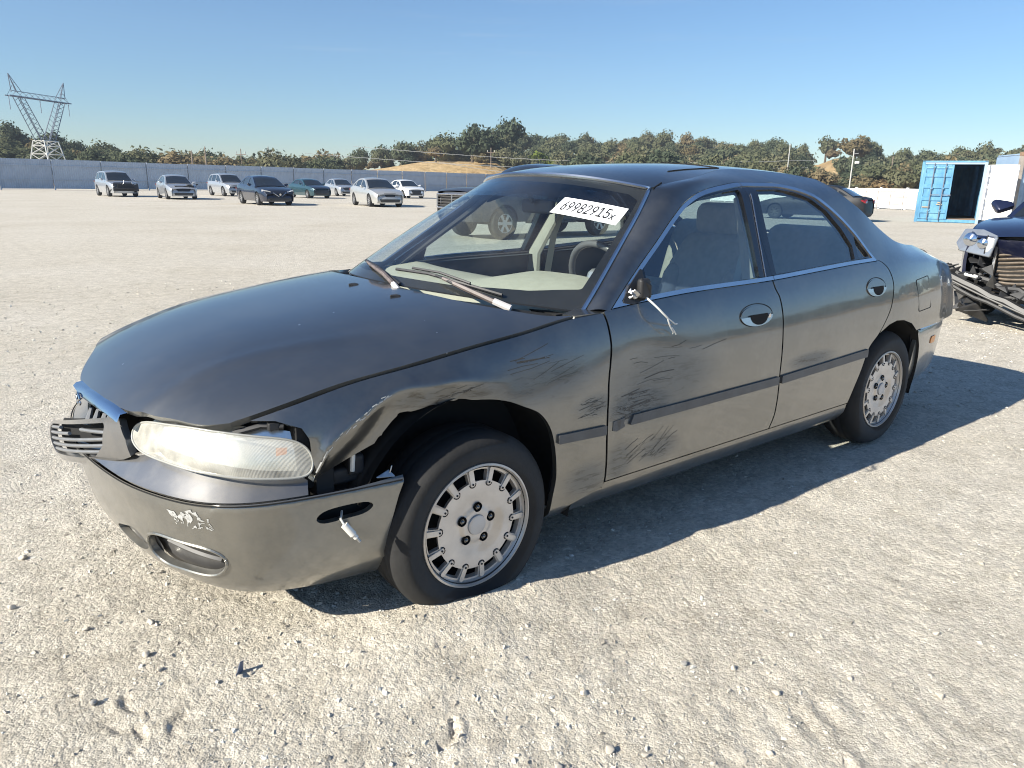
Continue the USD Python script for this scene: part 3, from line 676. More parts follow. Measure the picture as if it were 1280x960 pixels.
# broken marker bulb hanging out of the slot, torn lip at the corner
b0 = front_bumper(np.array(.83), np.array(.405)) + [.004, .006, 0]
bulb = thing('hanging_bulb', 'small pale bulb socket dangling from the empty marker slot of the front bumper', 'bulb')
obj('wire', tube([b0 + [-.02, -.03, .01], b0 + [0, .004, .004], b0 + [-.006, .012, -.012]], .0032, 6), 'wire_grey', bulb)
bdir = np.array([-.020, .012, -.030])
obj('socket', cat(tube([b0 + [-.006, .012, -.012], b0 + [-.006, .012, -.012] + bdir], .0105, 12), tube([b0 + [-.006, .012, -.012] + bdir * 1.02, b0 + [-.006, .012, -.012] + bdir * 1.35], .0075, 10)), 'bulb_white', bulb)
obj('contact', tube([b0 + [-.006, .012, -.012] + bdir * 1.35, b0 + [-.006, .012, -.012] + bdir * 1.75], .0045, 8), 'bare_metal', bulb)
tb = front_bumper(np.array(.955), np.array(.497))
obj('torn_tab', cat(hull([tb, tb + [.05, -.004, .006], tb + [.012, -.01, .016]], .003), hull([tb + [.01, -.004, .012], tb + [.004, -.004, .030]], .0022)), 'bare_metal', fb)
# void behind the bumper corner with its bracket
obj('bumper_bracket', cat(rbox(.16, .10, .05, (.385, .70, .50), .012), rbox(.05, .05, .06, (.36, .74, .53), .01)), 'engine_plastic', car)
obj('bracket_bolt', tube([(.375, .762, .515), (.372, .764, .565)], .007, 8), 'bulb_white', car)
obj('lamp_bay', cat(bx(.32, .05, .30, (.46, .60, .57)), bx(.05, .5, .25, (.46, .52, .56)), bx(.30, .16, .03, (.46, .64, .46)), bx(.10, .30, .20, (.475, .60, .59))), 'void', car)  # dark boxes; the last one is added to keep sun off the tyre

# headlights
for sgn in (1, -1):
    lp = Polygon(smooth_ring(lens_pts)) if sgn > 0 else Polygon([(-a, b) for a, b in smooth_ring(lens_pts)])
    hl = obj('headlight', panel(lp, lambda uv: lamp_lens(uv[:, 0], uv[:, 1]) - np.stack([.055 + 0 * uv[:, 0], .03 * np.sign(uv[:, 0]), 0 * uv[:, 0]], -1), .02, (1, 0, 0), 0), 'reflector', car)
    obj('lens', panel(lp, lambda uv: lamp_lens(uv[:, 0], uv[:, 1]), .012, (1, 0, .3), .006), 'lamp_lens', hl)
    rim_ = np.array([lamp_lens(np.array(s), np.array(z)) for s, z in lp.exterior.coords[:-1]])
    obj('lens_rim', tube(rim_, .0032, 6, closed=True), 'lens_edge', hl)
    obj('lamp_housing', panel(lp.intersection(sbox(-1, .52, 1, .648)), lambda uv: lamp_lens(uv[:, 0], uv[:, 1]) - np.stack([.09 + 0 * uv[:, 0], .05 * np.sign(uv[:, 0]), .02 + 0 * uv[:, 0]], -1), .02, (1, 0, 0), 0), 'engine_plastic', hl)
    am = Polygon([(.700, .600), (.722, .602), (.725, .618), (.702, .620)]) if sgn > 0 else Polygon([(-.700, .600), (-.722, .602), (-.725, .618), (-.702, .620)])
    obj('amber_reflector', panel(am, lambda uv: lamp_lens(uv[:, 0], uv[:, 1]) - [.014, .005, 0], .01, (1, 0, 0), 0), 'amber', hl)
# primer showing along the crease, and its sun glint painted as pale bits
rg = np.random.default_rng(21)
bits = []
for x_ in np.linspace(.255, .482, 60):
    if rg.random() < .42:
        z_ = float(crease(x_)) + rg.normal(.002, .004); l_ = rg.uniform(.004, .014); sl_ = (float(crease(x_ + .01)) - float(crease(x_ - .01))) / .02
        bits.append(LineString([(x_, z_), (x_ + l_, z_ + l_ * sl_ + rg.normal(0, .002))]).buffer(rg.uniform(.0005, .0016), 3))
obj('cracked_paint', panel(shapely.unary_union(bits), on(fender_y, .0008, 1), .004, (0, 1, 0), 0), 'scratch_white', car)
# long scratches from whatever the car was dragged along
def scratches(zone, n, seed, ang, ln):
    r = np.random.default_rng(seed); out = []
    for _ in range(n):
        x_, z_ = r.uniform(min(zone[0]), max(zone[0])), r.uniform(*zone[1]); a = ang + r.normal(0, .10); l_ = r.uniform(*ln); c_ = r.normal(0, .003)
        out.append(LineString([(x_, z_), (x_ - l_ * .5 * math.cos(a), z_ + l_ * .5 * math.sin(a) + c_), (x_ - l_ * math.cos(a), z_ + l_ * math.sin(a))]).buffer(abs(r.normal(0, .0004)) + .0004, 2))
    return out
door_polys = scratches(((-.60, -.66), (.505, .60)), 34, 61, .05, (.02, .13)) + scratches(((-.57, -.64), (.53, .57)), 12, 62, -.35, (.03, .09)) + scratches(((-.60, -.88), (.325, .40)), 22, 63, .55, (.02, .10)) + scratches(((-.64, -1.05), (.62, .78)), 12, 64, .06, (.03, .16))
obj('scratches', panel(shapely.unary_union(door_polys), on(body_y, .0007, 1), .012, (0, 1, 0), 0), 'scratch_dark', dofL, kind='stuff')
fend_polys = scratches(((-.38, -.47), (.555, .61)), 16, 65, .04, (.02, .07)) + scratches(((-.10, -.30), (.69, .78)), 12, 66, .12, (.04, .16)) + scratches(((.02, .16), (.695, .725)), 10, 67, .25, (.02, .08))
obj('fender_scratches', panel(shapely.unary_union(fend_polys), on(fender_y, .0007, 1), .012, (0, 1, 0), 0), 'scratch_dark', car, kind='stuff')
# bits exposed above the left lamp
obj('lamp_bracket', cat(tube([(.66, .66, .655), (.60, .70, .675), (.55, .73, .672)], .009, 6), rbox(.03, .03, .022, (.575, .715, .675), .004)), 'engine_plastic', car)

# loose grille, still held at the lamp end and swung out at the far end
gl_R, gl_L = np.array([.868, .375, .597]), np.array([.985, -.30, .432])
W_ = np.linalg.norm(gl_R - gl_L)
gx = (gl_R - gl_L) / W_; gn = np.cross(gx, [0, 0, 1]); gn /= np.linalg.norm(gn)
if gn[0] < 0: gn = -gn
gu = np.cross(gn, gx) if np.cross(gn, gx)[2] > 0 else -np.cross(gn, gx)
GH = .082
def gmap(uv, d=0.0):
    u, v = uv[:, 0], uv[:, 1]
    bow = .035 * (1 - (2 * u / W_ - 1) ** 2) - .02 * (v / GH) ** 2
    return gl_L + u[:, None] * gx + v[:, None] * gu + (bow + d)[:, None] * gn
full = Polygon([(.0, -.045), (.02, -.066), (.08, -.074), (.4, -.072), (W_ - .05, -.058), (W_ - .004, -.05), (W_, .0), (W_ - .03, .062), (W_ - .1, .066), (.1, .064), (.03, .05), (.004, .02)]).buffer(-.012).buffer(.012)
hole = Polygon([(.045, -.048), (.40, -.052), (W_ - .20, -.046), (W_ - .13, -.015), (W_ - .10, .052), (.10, .054), (.05, .04), (.03, 0)]).buffer(-.012).buffer(.012)
gr = obj('grille', panel(full.difference(hole), gmap, .014, gn, .022), 'ledge_paint', car, label='loose grille swung forward off its mounts')
for i, v in enumerate((-.034, -.015, .004, .023, .041)):
    u0, u1 = .045, W_ - .115 - .02 * (v < -.01)
    us = np.linspace(u0, u1 if i < 3 else (W_ * .45 if i == 3 else W_ * .3), 30)
    seg = [gmap(np.c_[us, np.full(30, v)], -.008)]
    if i == 3: seg.append(gmap(np.c_[np.linspace(W_ * .60, u1, 12), np.linspace(v + .012, v, 12)], -.008))
    obj('slat', cat([tube(s_, .0062, 6, flat=.9) for s_ in seg]), 'grille_plastic', gr)
obj('backing', panel(hole.buffer(.01), lambda uv: gmap(uv, -.035), .03, gn, 0), 'void', gr)
for u, h0, h1 in ((W_ * .62, .045, .095), (W_ * .70, .05, .088), (W_ * .78, .05, .098), (W_ * .83, .05, .092)):
    q = gmap(np.array([[u, h0], [u + .004, h1]]), -.02); obj('mount_tab', tube(q, [.011, .006], 6), 'grille_plastic', gr)

# windshield, its black border and shade band, number sticker
wsm = lambda uv: windshield(uv[:, 0], uv[:, 1])
full_ws = sbox(-1, .0, 1, 1)
wg = obj('windshield', panel(full_ws.buffer(-.002), wsm, .05, (1, 0, 1), 0), 'windshield_glass', car)
wsi = lambda uv: windshield(uv[:, 0], uv[:, 1]) - np.array([.6, 0, .8]) * .006
fr_in = Polygon([(-.955, .10), (-.5, .065), (0, .055), (.5, .062), (.80, .10), (.955, .16), (.962, .90), (.90, .935), (0, .93), (-.90, .935), (-.962, .9)]).buffer(-.02).buffer(.02)
obj('black_border', panel(full_ws.difference(fr_in), wsi, .03, (1, 0, 1), 0), 'window_rubber', wg)
pane('shade_band', (.10, .13, .22))
pane('shade_band_light', (.34, .44, .50))
bandp = fr_in.intersection(sbox(-1, .80, 1, 1)); bandl = fr_in.intersection(sbox(-1, .765, 1, .8))
obj('shade_band', panel(bandp, wsi, .04, (1, 0, 1), 0), 'shade_band', wg)
obj('shade_band_edge', panel(bandl, wsi, .04, (1, 0, 1), 0), 'shade_band_light', wg)
mold_path = [ws_edge(t) for t in np.linspace(0, 1, 30)] + [windshield(np.array(u), np.array(1.0)) for u in np.linspace(.97, -.97, 40)]
mold_path += [ws_edge(t) * [1, -1, 1] for t in np.linspace(1, 0, 30)]
obj('windshield_trim', tube(np.array(mold_path) + [.004, 0, .003], .0075, 6), 'satin_trim', car)
stk = np.array([(.590, .806), (.949, .812), (.937, .662), (.596, .664)])
def quad(q, st):  # bilinear, s along the text, t up
    s, t = st[:, :1], st[:, 1:]
    return (q[3] * (1 - s) + q[2] * s) * (1 - t) + (q[0] * (1 - s) + q[1] * s) * t
sk = lambda uv, d=.0015: (lambda p: windshield(p[:, 0], p[:, 1]) + np.array([.6, .1, .8]) * d)(quad(stk, uv))
st_ = obj('lot_number_sticker', panel(sbox(0, 0, 1, 1), sk, .08, (1, 0, 1), .0), 'sticker', wg)
big, small = meshkit.text_mesh('69982915', .5, .01), meshkit.text_mesh('x', .36, .01)
bw = big.bounds
def lay(m, x0, x1, y0):
    v = np.array(m.vertices); bb = m.bounds; sc_ = (x1 - x0) / (bb[1, 0] - bb[0, 0])
    u = np.c_[x0 + (v[:, 0] - bb[0, 0]) * sc_, y0 + (v[:, 1] - bb[0, 1]) / (bw[1, 1] - bw[0, 1]) * .56]
    return TM(sk(u, .0024) + (v[:, 2:] > .005) * np.array([.6, .1, .8]) * .0006, m.faces)
obj('number', cat(lay(big, .10, .835, .23), lay(small, .850, .915, .23)), 'ink', st_)
obj('rear_window', panel(sbox(-1, 0, 1, 1), lambda uv: backlight(uv[:, 0], uv[:, 1]), .06, (-1, 0, 1), 0), 'side_glass', car)
bf_ = sbox(-.90, .06, .90, .90).buffer(-.03).buffer(.03)
obj('rear_window_border', panel(sbox(-1, 0, 1, 1).difference(bf_), lambda uv: backlight(uv[:, 0], uv[:, 1]) + np.array([.4, 0, -.8]) * .006, .05, (-1, 0, 1), 0), 'window_rubber', car)

# cowl and wipers
cw = [(float(p[0]) + .0, float(p[1])) for p in windshield(np.linspace(-1, 1, 41), np.zeros(41))]
cwp = Polygon(cw + [(x + .16, y) for x, y in cw[::-1]])
obj('cowl_panel', panel(cwp, lambda uv: np.stack([uv[:, 0], uv[:, 1], np.interp(np.abs(uv[:, 1]), [0, .3, .55, .75], [.922, .915, .892, .862])], -1), .04, (0, 0, 1), 0), 'black_trim', car)
def wsp(u, v, d): return windshield(np.array(float(u)), np.array(float(v))) + np.array([.55, 0, .83]) * d
wA = obj('wiper', tube([wsp(.80, -.05, .012), wsp(.66, .0, .018), wsp(.52, .045, .022), wsp(.42, .075, .02)], [.010, .009, .007, .005], 6, flat=.8), 'wiper_black', car)
obj('arm_cap', tube([wsp(.81, -.06, .016), wsp(.745, -.035, .022)], [.013, .012], 8), 'wiper_pale', wA)
obj('arm_rod', tube([wsp(.745, -.035, .020), wsp(.60, .02, .022), wsp(.47, .06, .022)], [.010, .009, .006], 6), 'wiper_worn', wA)
obj('blade', cat(tube([wsp(.74, .03, .008), wsp(.55, .065, .009), wsp(.35, .09, .009), wsp(.12, .085, .008)], .006, 6), tube([wsp(.60, .06, .018), wsp(.42, .095, .02), wsp(.24, .10, .016)], .005, 6)), 'wiper_black', wA)
wB = obj('wiper', tube([wsp(.30, -.04, .012), wsp(.10, .03, .018), wsp(-.15, .075, .016), wsp(-.25, .09, .012)], [.010, .009, .006, .004], 6), 'wiper_worn', car)
obj('arm_cap', tube([wsp(.31, -.05, .016), wsp(.25, -.022, .02)], [.012, .011], 8), 'wiper_pale', wB)
obj('blade', cat(tube([wsp(.26, .0, .007), wsp(-.05, .075, .009), wsp(-.32, .10, .008)], .006, 6)), 'wiper_black', wB)

# broken mirror mount with hanging wires
mm = obj('mirror_mount', panel(mirror_tri, on(side_y, .006, 1), .012, (0, 1, 0), .02), 'black_trim', car, label='black plastic mirror mount with the mirror torn off')
c0 = np.array([-.70, float(side_y(-.70, .93)) + .012, .935])
rg = np.random.default_rng(11)
fr_b = [hull([c0 + rg.normal(0, .014, 3) * [1, .5, 1] for _ in range(4)], .0035) for _ in range(5)]
obj('broken_bracket', cat(fr_b), 'bare_metal', mm)
obj('bracket_stub', cat(rbox(.05, .03, .07, c0 + [-.045, .006, .02], .01), hull([c0 + [-.03, .01, .05], c0 + [-.07, .012, -.01], c0 + [-.06, .02, .03]], .008)), 'engine_plastic', mm)
w0 = c0 + [-.05, .015, -.01]
def sidep(x, z, d=.012): return np.array([x, float(side_y(x, z)) + d, z])
wires = thing('mirror_wires', 'thin pale wires dangling down the front door from the torn off mirror', 'wires')
main = [w0, sidep(-.775, .880, .05), sidep(-.800, .855, .05)]
obj('wire', tube(smooth_line(main, 12), .0040, 6), 'wire_grey', wires)
obj('wire', tube(smooth_line([main[-1], sidep(-.835, .838, .035), sidep(-.868, .824, .02), sidep(-.885, .822, .012)], 12), .0028, 6), 'wire_grey', wires)
obj('wire', tube(smooth_line([main[-1], sidep(-.815, .825, .04), sidep(-.838, .800, .03), sidep(-.846, .792, .02)], 12), .0028, 6), 'wire_grey', wires)
obj('wire', tube(smooth_line([sidep(-.822, .818, .04), sidep(-.852, .806, .02), sidep(-.872, .785, .012)], 10), .0022, 6), 'wire_grey', wires)

# wheels
def wheel(name_label, cx, sgn, flat, steer=0.0):
    yo = .845                               # outer face of the rim
    w = UsdGeom.Xform.Define(stage, path_for(car, 'wheel'))
    w.AddTranslateOp().Set(Gf.Vec3d(cx, 0, 0)); w = w.GetPrim()
    if name_label: tag(w, name_label)
    zc = .272 if flat else .298
    Rt, Rr = (.297 if flat else .303), .1995
    prof = [(.190, .0), (Rr + .006, .004), (Rr + .012, .006), (Rr + .030, .014), (Rr + .060, .014), (Rt - .022, .004), (Rt - .008, -.012), (Rt, -.030), (Rt, -.060), (Rt - .006, -.064), (Rt - .006, -.070), (Rt, -.074), (Rt, -.100), (Rt - .006, -.104), (Rt - .006, -.110), (Rt, -.114), (Rt, -.150), (Rt - .012, -.178), (Rt - .03, -.19), (.19, -.17)]
    t = revolve(prof, 96)
    v = np.array(t.vertices); ang = np.arctan2(v[:, 2], v[:, 0]); rad = np.hypot(v[:, 0], v[:, 2])
    if flat:
        low = np.maximum(-v[:, 2] - .245, 0)          # casing collapsed under the rim
        k_ = np.clip((rad - Rr) / (Rt - Rr), 0, 1)
        v[:, 2] += low * (1 - .0)
        bulge_ = np.exp(-((ang + PI / 2) / .62) ** 2) * np.sin(PI * np.clip(k_, 0, 1)) 
        v[:, 1] += bulge_ * .034 * np.tanh((v[:, 1] + .09) / .05)
        v[:, 2] = np.maximum(v[:, 2], -zc + .058 + .006 * np.sin(v[:, 0] * 14))
        v[:, 0] *= 1 + .03 * k_ * np.clip(-v[:, 2] / .2, 0, 1)
    else:
        v[:, 2] = np.maximum(v[:, 2], -zc + .002)
    t = TM(v, t.faces)
    ty = lambda m: moved(m, (0, yo, zc)) if sgn > 0 else flip_y(moved(m, (0, yo, zc)))
    rz_ = steer
    def put(name, m, mt, par, smooth=35):
        m = moved(m, (0, -.08, 0)); m = moved(m, (0, .08, 0), rz=0)
        if rz_: m = moved(moved(m, (0, .09, 0)), (0, -.09, 0), rz=rz_)
        return obj(name, ty(m), mt, par, smooth)
    tp_ = put('tyre', t, 'tyre', w, 50)
    # rim: dish with fourteen slots
    depth = pch([.0, .05, .062, .115, .140, .150, .178, .188, .196, Rr], [-.006, -.006, -.012, -.004, -.003, -.005, -.010, -.012, .004, .006])
    disc = Point(0, 0).buffer(.1895, 96)
    N = 14
    rot0 = .10
    for i in range(N):
        a = rot0 + 2 * PI * (i + .5) / N; hw = 2 * PI / N * .5 - .078
        sec = [(r_ * math.cos(a + s_), r_ * math.sin(a + s_)) for r_, ss in ((.146, np.linspace(-hw, hw, 8)), (.181, np.linspace(hw * 1.02, -hw * 1.02, 8))) for s_ in ss]
        disc = disc.difference(Polygon(sec).buffer(-.004).buffer(.004))
    lug = [(.0575 * math.cos(PI / 2 + .1 + 2 * PI * i / 5), .0575 * math.sin(PI / 2 + .1 + 2 * PI * i / 5)) for i in range(5)]
    for q in lug: disc = disc.difference(Point(q).buffer(.0158, 14))
    dm = lambda uv: np.stack([uv[:, 0], depth(np.hypot(uv[:, 0], uv[:, 1])), uv[:, 1]], -1)
    rim = put('rim', panel(disc, dm, .009, (0, 1, 0), .016), 'alloy', w)
    lip = revolve([(.187, -.012), (.190, -.006), (.196, .006), (Rr - .002, .010), (Rr + .004, .008), (Rr + .005, .000), (.20, -.006)], 96)
    put('rim_lip', lip, 'alloy', rim, 50)
    put('barrel', revolve([(.186, -.012), (.180, -.05), (.176, -.13), (.05, -.05)], 48), 'slot_dark', rim)
    for i in range(N):
        a = rot0 + 2 * PI * i / N
        d_ = np.array([math.cos(a), 0, math.sin(a)])
        tab = hull([d_ * .141 + [0, .0, 0], d_ * .182 + [0, -.003, 0]], [.0080, .0085], 12)
        tab.vertices[:, 1] = np.clip(tab.vertices[:, 1], -.02, -.0005 - .004 * (np.hypot(tab.vertices[:, 0], tab.vertices[:, 2]) > .16))
        sp = put('spoke_tab', tab, 'alloy', rim, 30)
        put('rivet', trimesh.creation.cylinder(.0034, .003, 8, transform=trimesh.transformations.translation_matrix(d_ * .141 + [0, .0002, 0]) @ trimesh.transformations.rotation_matrix(PI / 2, [1, 0, 0])), 'slot_dark', rim)
        th = np.linspace(a + PI / 2, a + 3 * PI / 2, 9)
        arc = np.c_[d_[0] * .141 + .0112 * np.cos(th), np.full(9, -.0030), d_[2] * .141 + .0112 * np.sin(th)]
        put('tab_gap', tube(arc, .0022, 5), 'slot_dark', rim)
    for q in lug:
        put('lug_hole', moved(revolve([(.0158, -.006), (.0148, -.03), (.001, -.03)], 16), (q[0], 0, q[1])), 'slot_dark', rim)
        put('lug_nut', cat(trimesh.creation.cylinder(.0085, .020, 6, transform=trimesh.transformations.translation_matrix((q[0], -.018, q[1])) @ trimesh.transformations.rotation_matrix(PI / 2, [1, 0, 0])), moved(trimesh.creation.icosphere(1, .006), (q[0], -.007, q[1]))), 'lug', rim)
    put('centre_cap', revolve([(.033, -.006), (.032, -.001), (.026, .001), (.001, .002)], 32), 'alloy_cap', rim, 50)
    put('cap_gap', revolve([(.0355, -.0075), (.033, -.0055)], 32), 'slot_dark', rim)
    return w
wheel('front wheel with a flat collapsed tyre', 0, 1, True, steer=.012)
wheel(None, -2.61, 1, False)
wheel(None, 0, -1, False)
wheel(None, -2.61, -1, False)

# interior
def loft(prof, ys, bump=None):
    P = []
    for y in ys:
        q = np.array(prof, float).copy()
        P.append(np.c_[q[:, 0], np.full(len(q), y), q[:, 1]] + (bump(y, q) if bump else 0))
    return grid(np.array(P))
dash = obj('dashboard', loft([(-.26, .86), (-.32, .900), (-.50, .925), (-.66, .925), (-.78, .905), (-.84, .86), (-.82, .70), (-.70, .50), (-.5, .40)], np.linspace(-.70, .70, 57),
    lambda y, q: np.stack([-.07 * math.exp(-((y - .36) / .24) ** 4) * (q[:, 0] < -.6) - .24 * abs(y / .7) ** 2 * np.clip((q[:, 0] + .78) / .3, 0, 1), 0 * q[:, 0], (.052 * math.exp(-((y - .36) / .25) ** 4) - .012) * np.exp(-((q[:, 0] + .70) / .20) ** 2)], -1)), 'dash_plastic', car, 50)
obj('instrument_panel', rbox(.04, .34, .12, (-.86, .36, .86), .02), 'interior_dark', dash)
sw = UsdGeom.Xform.Define(stage, path_for(car, 'steering_wheel')).GetPrim()
th = np.linspace(0, 2 * PI, 49)[:-1]
swc, a1, a2 = np.array([-1.00, .36, .90]), np.array([0, 1., 0]), np.array([.38, 0, .925])
obj('wheel_rim', tube(swc + .187 * (np.cos(th)[:, None] * a1 + np.sin(th)[:, None] * a2), .0145, 10, closed=True), 'wheel_rubber', sw, 60)
for a in (-.3, PI + .3, -PI / 2):
    d_ = math.cos(a) * a1 + math.sin(a) * a2; obj('spoke', tube([swc + d_ * .06, swc + d_ * .178], [.022, .014], 8, flat=.6), 'wheel_rubber', sw)
obj('horn_pad', moved(rbox(.05, .19, .13, (0, 0, 0), .025), swc + [.01, 0, 0], ry=-.38), 'alloy_cap', sw)
obj('steering_column', tube([swc, (-.72, .36, .76)], .045, 10), 'interior_dark', sw)
def seat_side(sy):
    s = UsdGeom.Xform.Define(stage, path_for(car, 'front_seat')).GetPrim()
    cy = .37 * sy
    obj('cushion', hull([(x, cy + dy, z) for x, z in ((-1.16, .48), (-1.62, .44), (-1.16, .40), (-1.62, .36)) for dy in (-.19, .19)], .06, 12), 'seat_fabric', s, 60)
    if sy < 0:
        obj('backrest', hull([(x, cy + dy, z) for x, z, w in ((-1.62, .48, .20), (-1.92, .66, .17), (-2.02, .70, .13)) for dy in (-w, w)], .065, 14), 'seat_fabric', s, 60)
        obj('headrest', hull([(x, cy + dy, .74) for x in (-2.12, -2.16) for dy in (-.09, .09)], .045, 14), 'seat_fabric', s, 60)
        return
    obj('backrest', cat(hull([(x, cy + dy, z) for x, z, w in ((-1.60, .50, .20), (-1.70, .92, .17), (-1.75, 1.03, .13)) for dy in (-w, w)], .065, 14), hull([(-1.555, cy - .17, .55), (-1.645, cy - .17, .90), (-1.555, cy - .20, .55)], .05, 8), hull([(-1.555, cy + .17, .55), (-1.645, cy + .17, .90), (-1.555, cy + .20, .55)], .05, 8)), 'seat_fabric', s, 60)
    obj('headrest', hull([(-1.755, cy + dy, z) for z in (1.13, 1.19) for dy in (-.09, .09)], .045, 14), 'seat_fabric', s, 60)
    obj('headrest_post', cat([tube([(-1.755, cy + d_, 1.02), (-1.755, cy + d_, 1.12)], .008, 8) for d_ in (-.05, .05)]), 'chrome', s)
for sy in (1, -1): seat_side(sy)
rs = UsdGeom.Xform.Define(stage, path_for(car, 'rear_seat')).GetPrim()
obj('cushion', hull([(x, dy, z) for x, z in ((-2.05, .46), (-2.45, .44)) for dy in (-.55, .55)], .08, 10), 'seat_fabric', rs, 60)
obj('backrest', cat([hull([(x, dy + c_, z) for x, z in ((-2.46, .50), (-2.62, .98), (-2.66, 1.04)) for dy in (-.22, .22)], .07, 12) for c_ in (-.34, .34)]), 'seat_fabric', rs, 60)
obj('parcel_shelf', bx(.55, 1.25, .02, (-2.92, 0, .985)), 'interior_dark', car)
ip = Polygon([(x, y * .93) for x, y in left] + [(x, -y * .93) for x, y in left[::-1]]).buffer(-.01)
obj('headliner', panel(ip, lambda uv: np.stack([uv[:, 0], uv[:, 1], roof_z(uv[:, 0], uv[:, 1]) - .03], -1), .08, (0, 0, -1), 0), 'headliner', car)
for sy in (1, -1):
    for (x0, x1) in ((-.62, -1.55), (-1.60, -2.44)):
        cp = Polygon([(x0, .33), (x1, .33)] + [(x, float(belt_z(x)) - .012) for x in np.linspace(x1, x0, 12)])
        obj('door_card', panel(cp, lambda uv, s_=sy: np.stack([uv[:, 0], s_ * (side_y(uv[:, 0], np.full(len(uv), .80)) - .085 - .03 * (uv[:, 1] < .75)), uv[:, 1]], -1), .06, (0, -sy, 0), -.05), 'door_card', car)
    bp = np.array([(-1.52, .735 * sy, .70), (-1.525, .72 * sy, .93), (-1.575, .63 * sy, 1.12), (-1.605, .56 * sy, 1.265)])
    obj('pillar_trim', tube(bp, [.06, .048, .04, .03], 10, flat=.5), 'pillar_trim', car)
    blt_ = np.array([(-1.62, .60 * sy, 1.16), (-1.58, .625 * sy, 1.03), (-1.54, .62 * sy, .84), (-1.50, .60 * sy, .62)])
    sb = obj('seat_belt', grid(np.stack([blt_ + [.024, 0, 0], blt_ + [-.024, 0, 0]], 1)), 'belt_web', car)
    obj('belt_guide', rbox(.05, .02, .06, (-1.615, .603 * sy, 1.165), .008), 'pillar_trim', sb)
    apx = np.array([ws_edge(t) * [1, sy, 1] + np.array([-.04, -.02 * sy, -.02]) for t in np.linspace(.05, 1, 10)])
    obj('pillar_trim', tube(apx, .028, 8, flat=.6), 'interior_dark', car)
mr = obj('rear_view_mirror', hull([(-.93, y, z) for y in (-.09, .09) for z in (1.195, 1.225)], .016, 10), 'interior_dark', car)
obj('mirror_glass', bx(.003, .18, .05, (-.948, 0, 1.21)), 'chrome', mr)
obj('mirror_stem', tube([(-.90, 0, 1.225), (-.87, 0, 1.275), (-.80, 0, 1.30)], .010, 8), 'interior_dark', mr)

# ---------------------------------------------------------------- the ground: pale crushed gravel
mat('gravel', {'g': ('geometry', {}),
    'n1': ('noise_texture', {'scale': .35, 'detail': 5, 'roughness': .6}), 'n2': ('noise_texture', {'scale': 7, 'detail': 6, 'roughness': .65}), 'n3': ('noise_texture', {'scale': 105, 'detail': 6, 'roughness': .78}),
    'v': ('voronoi_texture', {'scale': 60, 'feature': 'f1'}), 'v2': ('voronoi_texture', {'scale': 170, 'feature': 'f1'}),
    'r1': ('rgb_ramp', {'ramp': [(.3, (.51, .462, .378)), (.5, (.56, .515, .432)), (.72, (.595, .552, .475))]}),
    'r2': ('rgb_ramp', {'ramp': [(.3, (.80, .79, .77)), (.55, (1, 1, 1)), (.8, (1.10, 1.09, 1.07))]}),
    'r3': ('rgb_ramp', {'ramp': [(.28, (.80, .785, .76)), (.5, (1, 1, 1)), (.75, (1.12, 1.12, 1.11))]}),
    'm1': ('mix_color', {'blend_type': 'multiply', 'fac': 1.0, 'use_clamp': False}), 'm2': ('mix_color', {'blend_type': 'multiply', 'fac': 1.0, 'use_clamp': False}),
    'vs': ('separate_color', {}), 'vr': ('map_range', {'from_min': 0, 'from_max': 1, 'to_min': .78, 'to_max': 1.12}), 'm3': ('mix_color', {'blend_type': 'multiply', 'fac': 1.0, 'use_clamp': False}), 'vc': ('combine_color', {}),
    'h1': ('math', {'math_type': 'multiply_add', 'value2': .5}), 'h2': ('math', {'math_type': 'multiply_add', 'value2': -.6}), 'h3': ('math', {'math_type': 'multiply', 'value2': -.35}),
    'b': ('bump', {'distance': .0085, 'strength': .8}), 'p': ('principled_bsdf', {'roughness': .95, 'specular_ior_level': .15})},
    [('g.position', f'{k}.vector') for k in ('n1', 'n2', 'n3', 'v', 'v2')] + [('n1.fac', 'r1.fac'), ('n2.fac', 'r2.fac'), ('n3.fac', 'r3.fac'), ('r1.color', 'm1.a'), ('r2.color', 'm1.b'), ('m1.result', 'm2.a'), ('r3.color', 'm2.b'),
     ('v.color', 'vs.color'), ('vs.r', 'vr.value'), ('vr.result', 'vc.r'), ('vr.result', 'vc.g'), ('vr.result', 'vc.b'), ('m2.result', 'm3.a'), ('vc.color', 'm3.b'), ('m3.result', 'p.base_color'),
     ('v2.distance', 'h3.value1'), ('h3.value', 'h2.value3'), ('v.distance', 'h2.value1'), ('h2.value', 'h1.value3'), ('n3.fac', 'h1.value1'), ('h1.value', 'b.height'), ('b.normal', 'p.normal')])

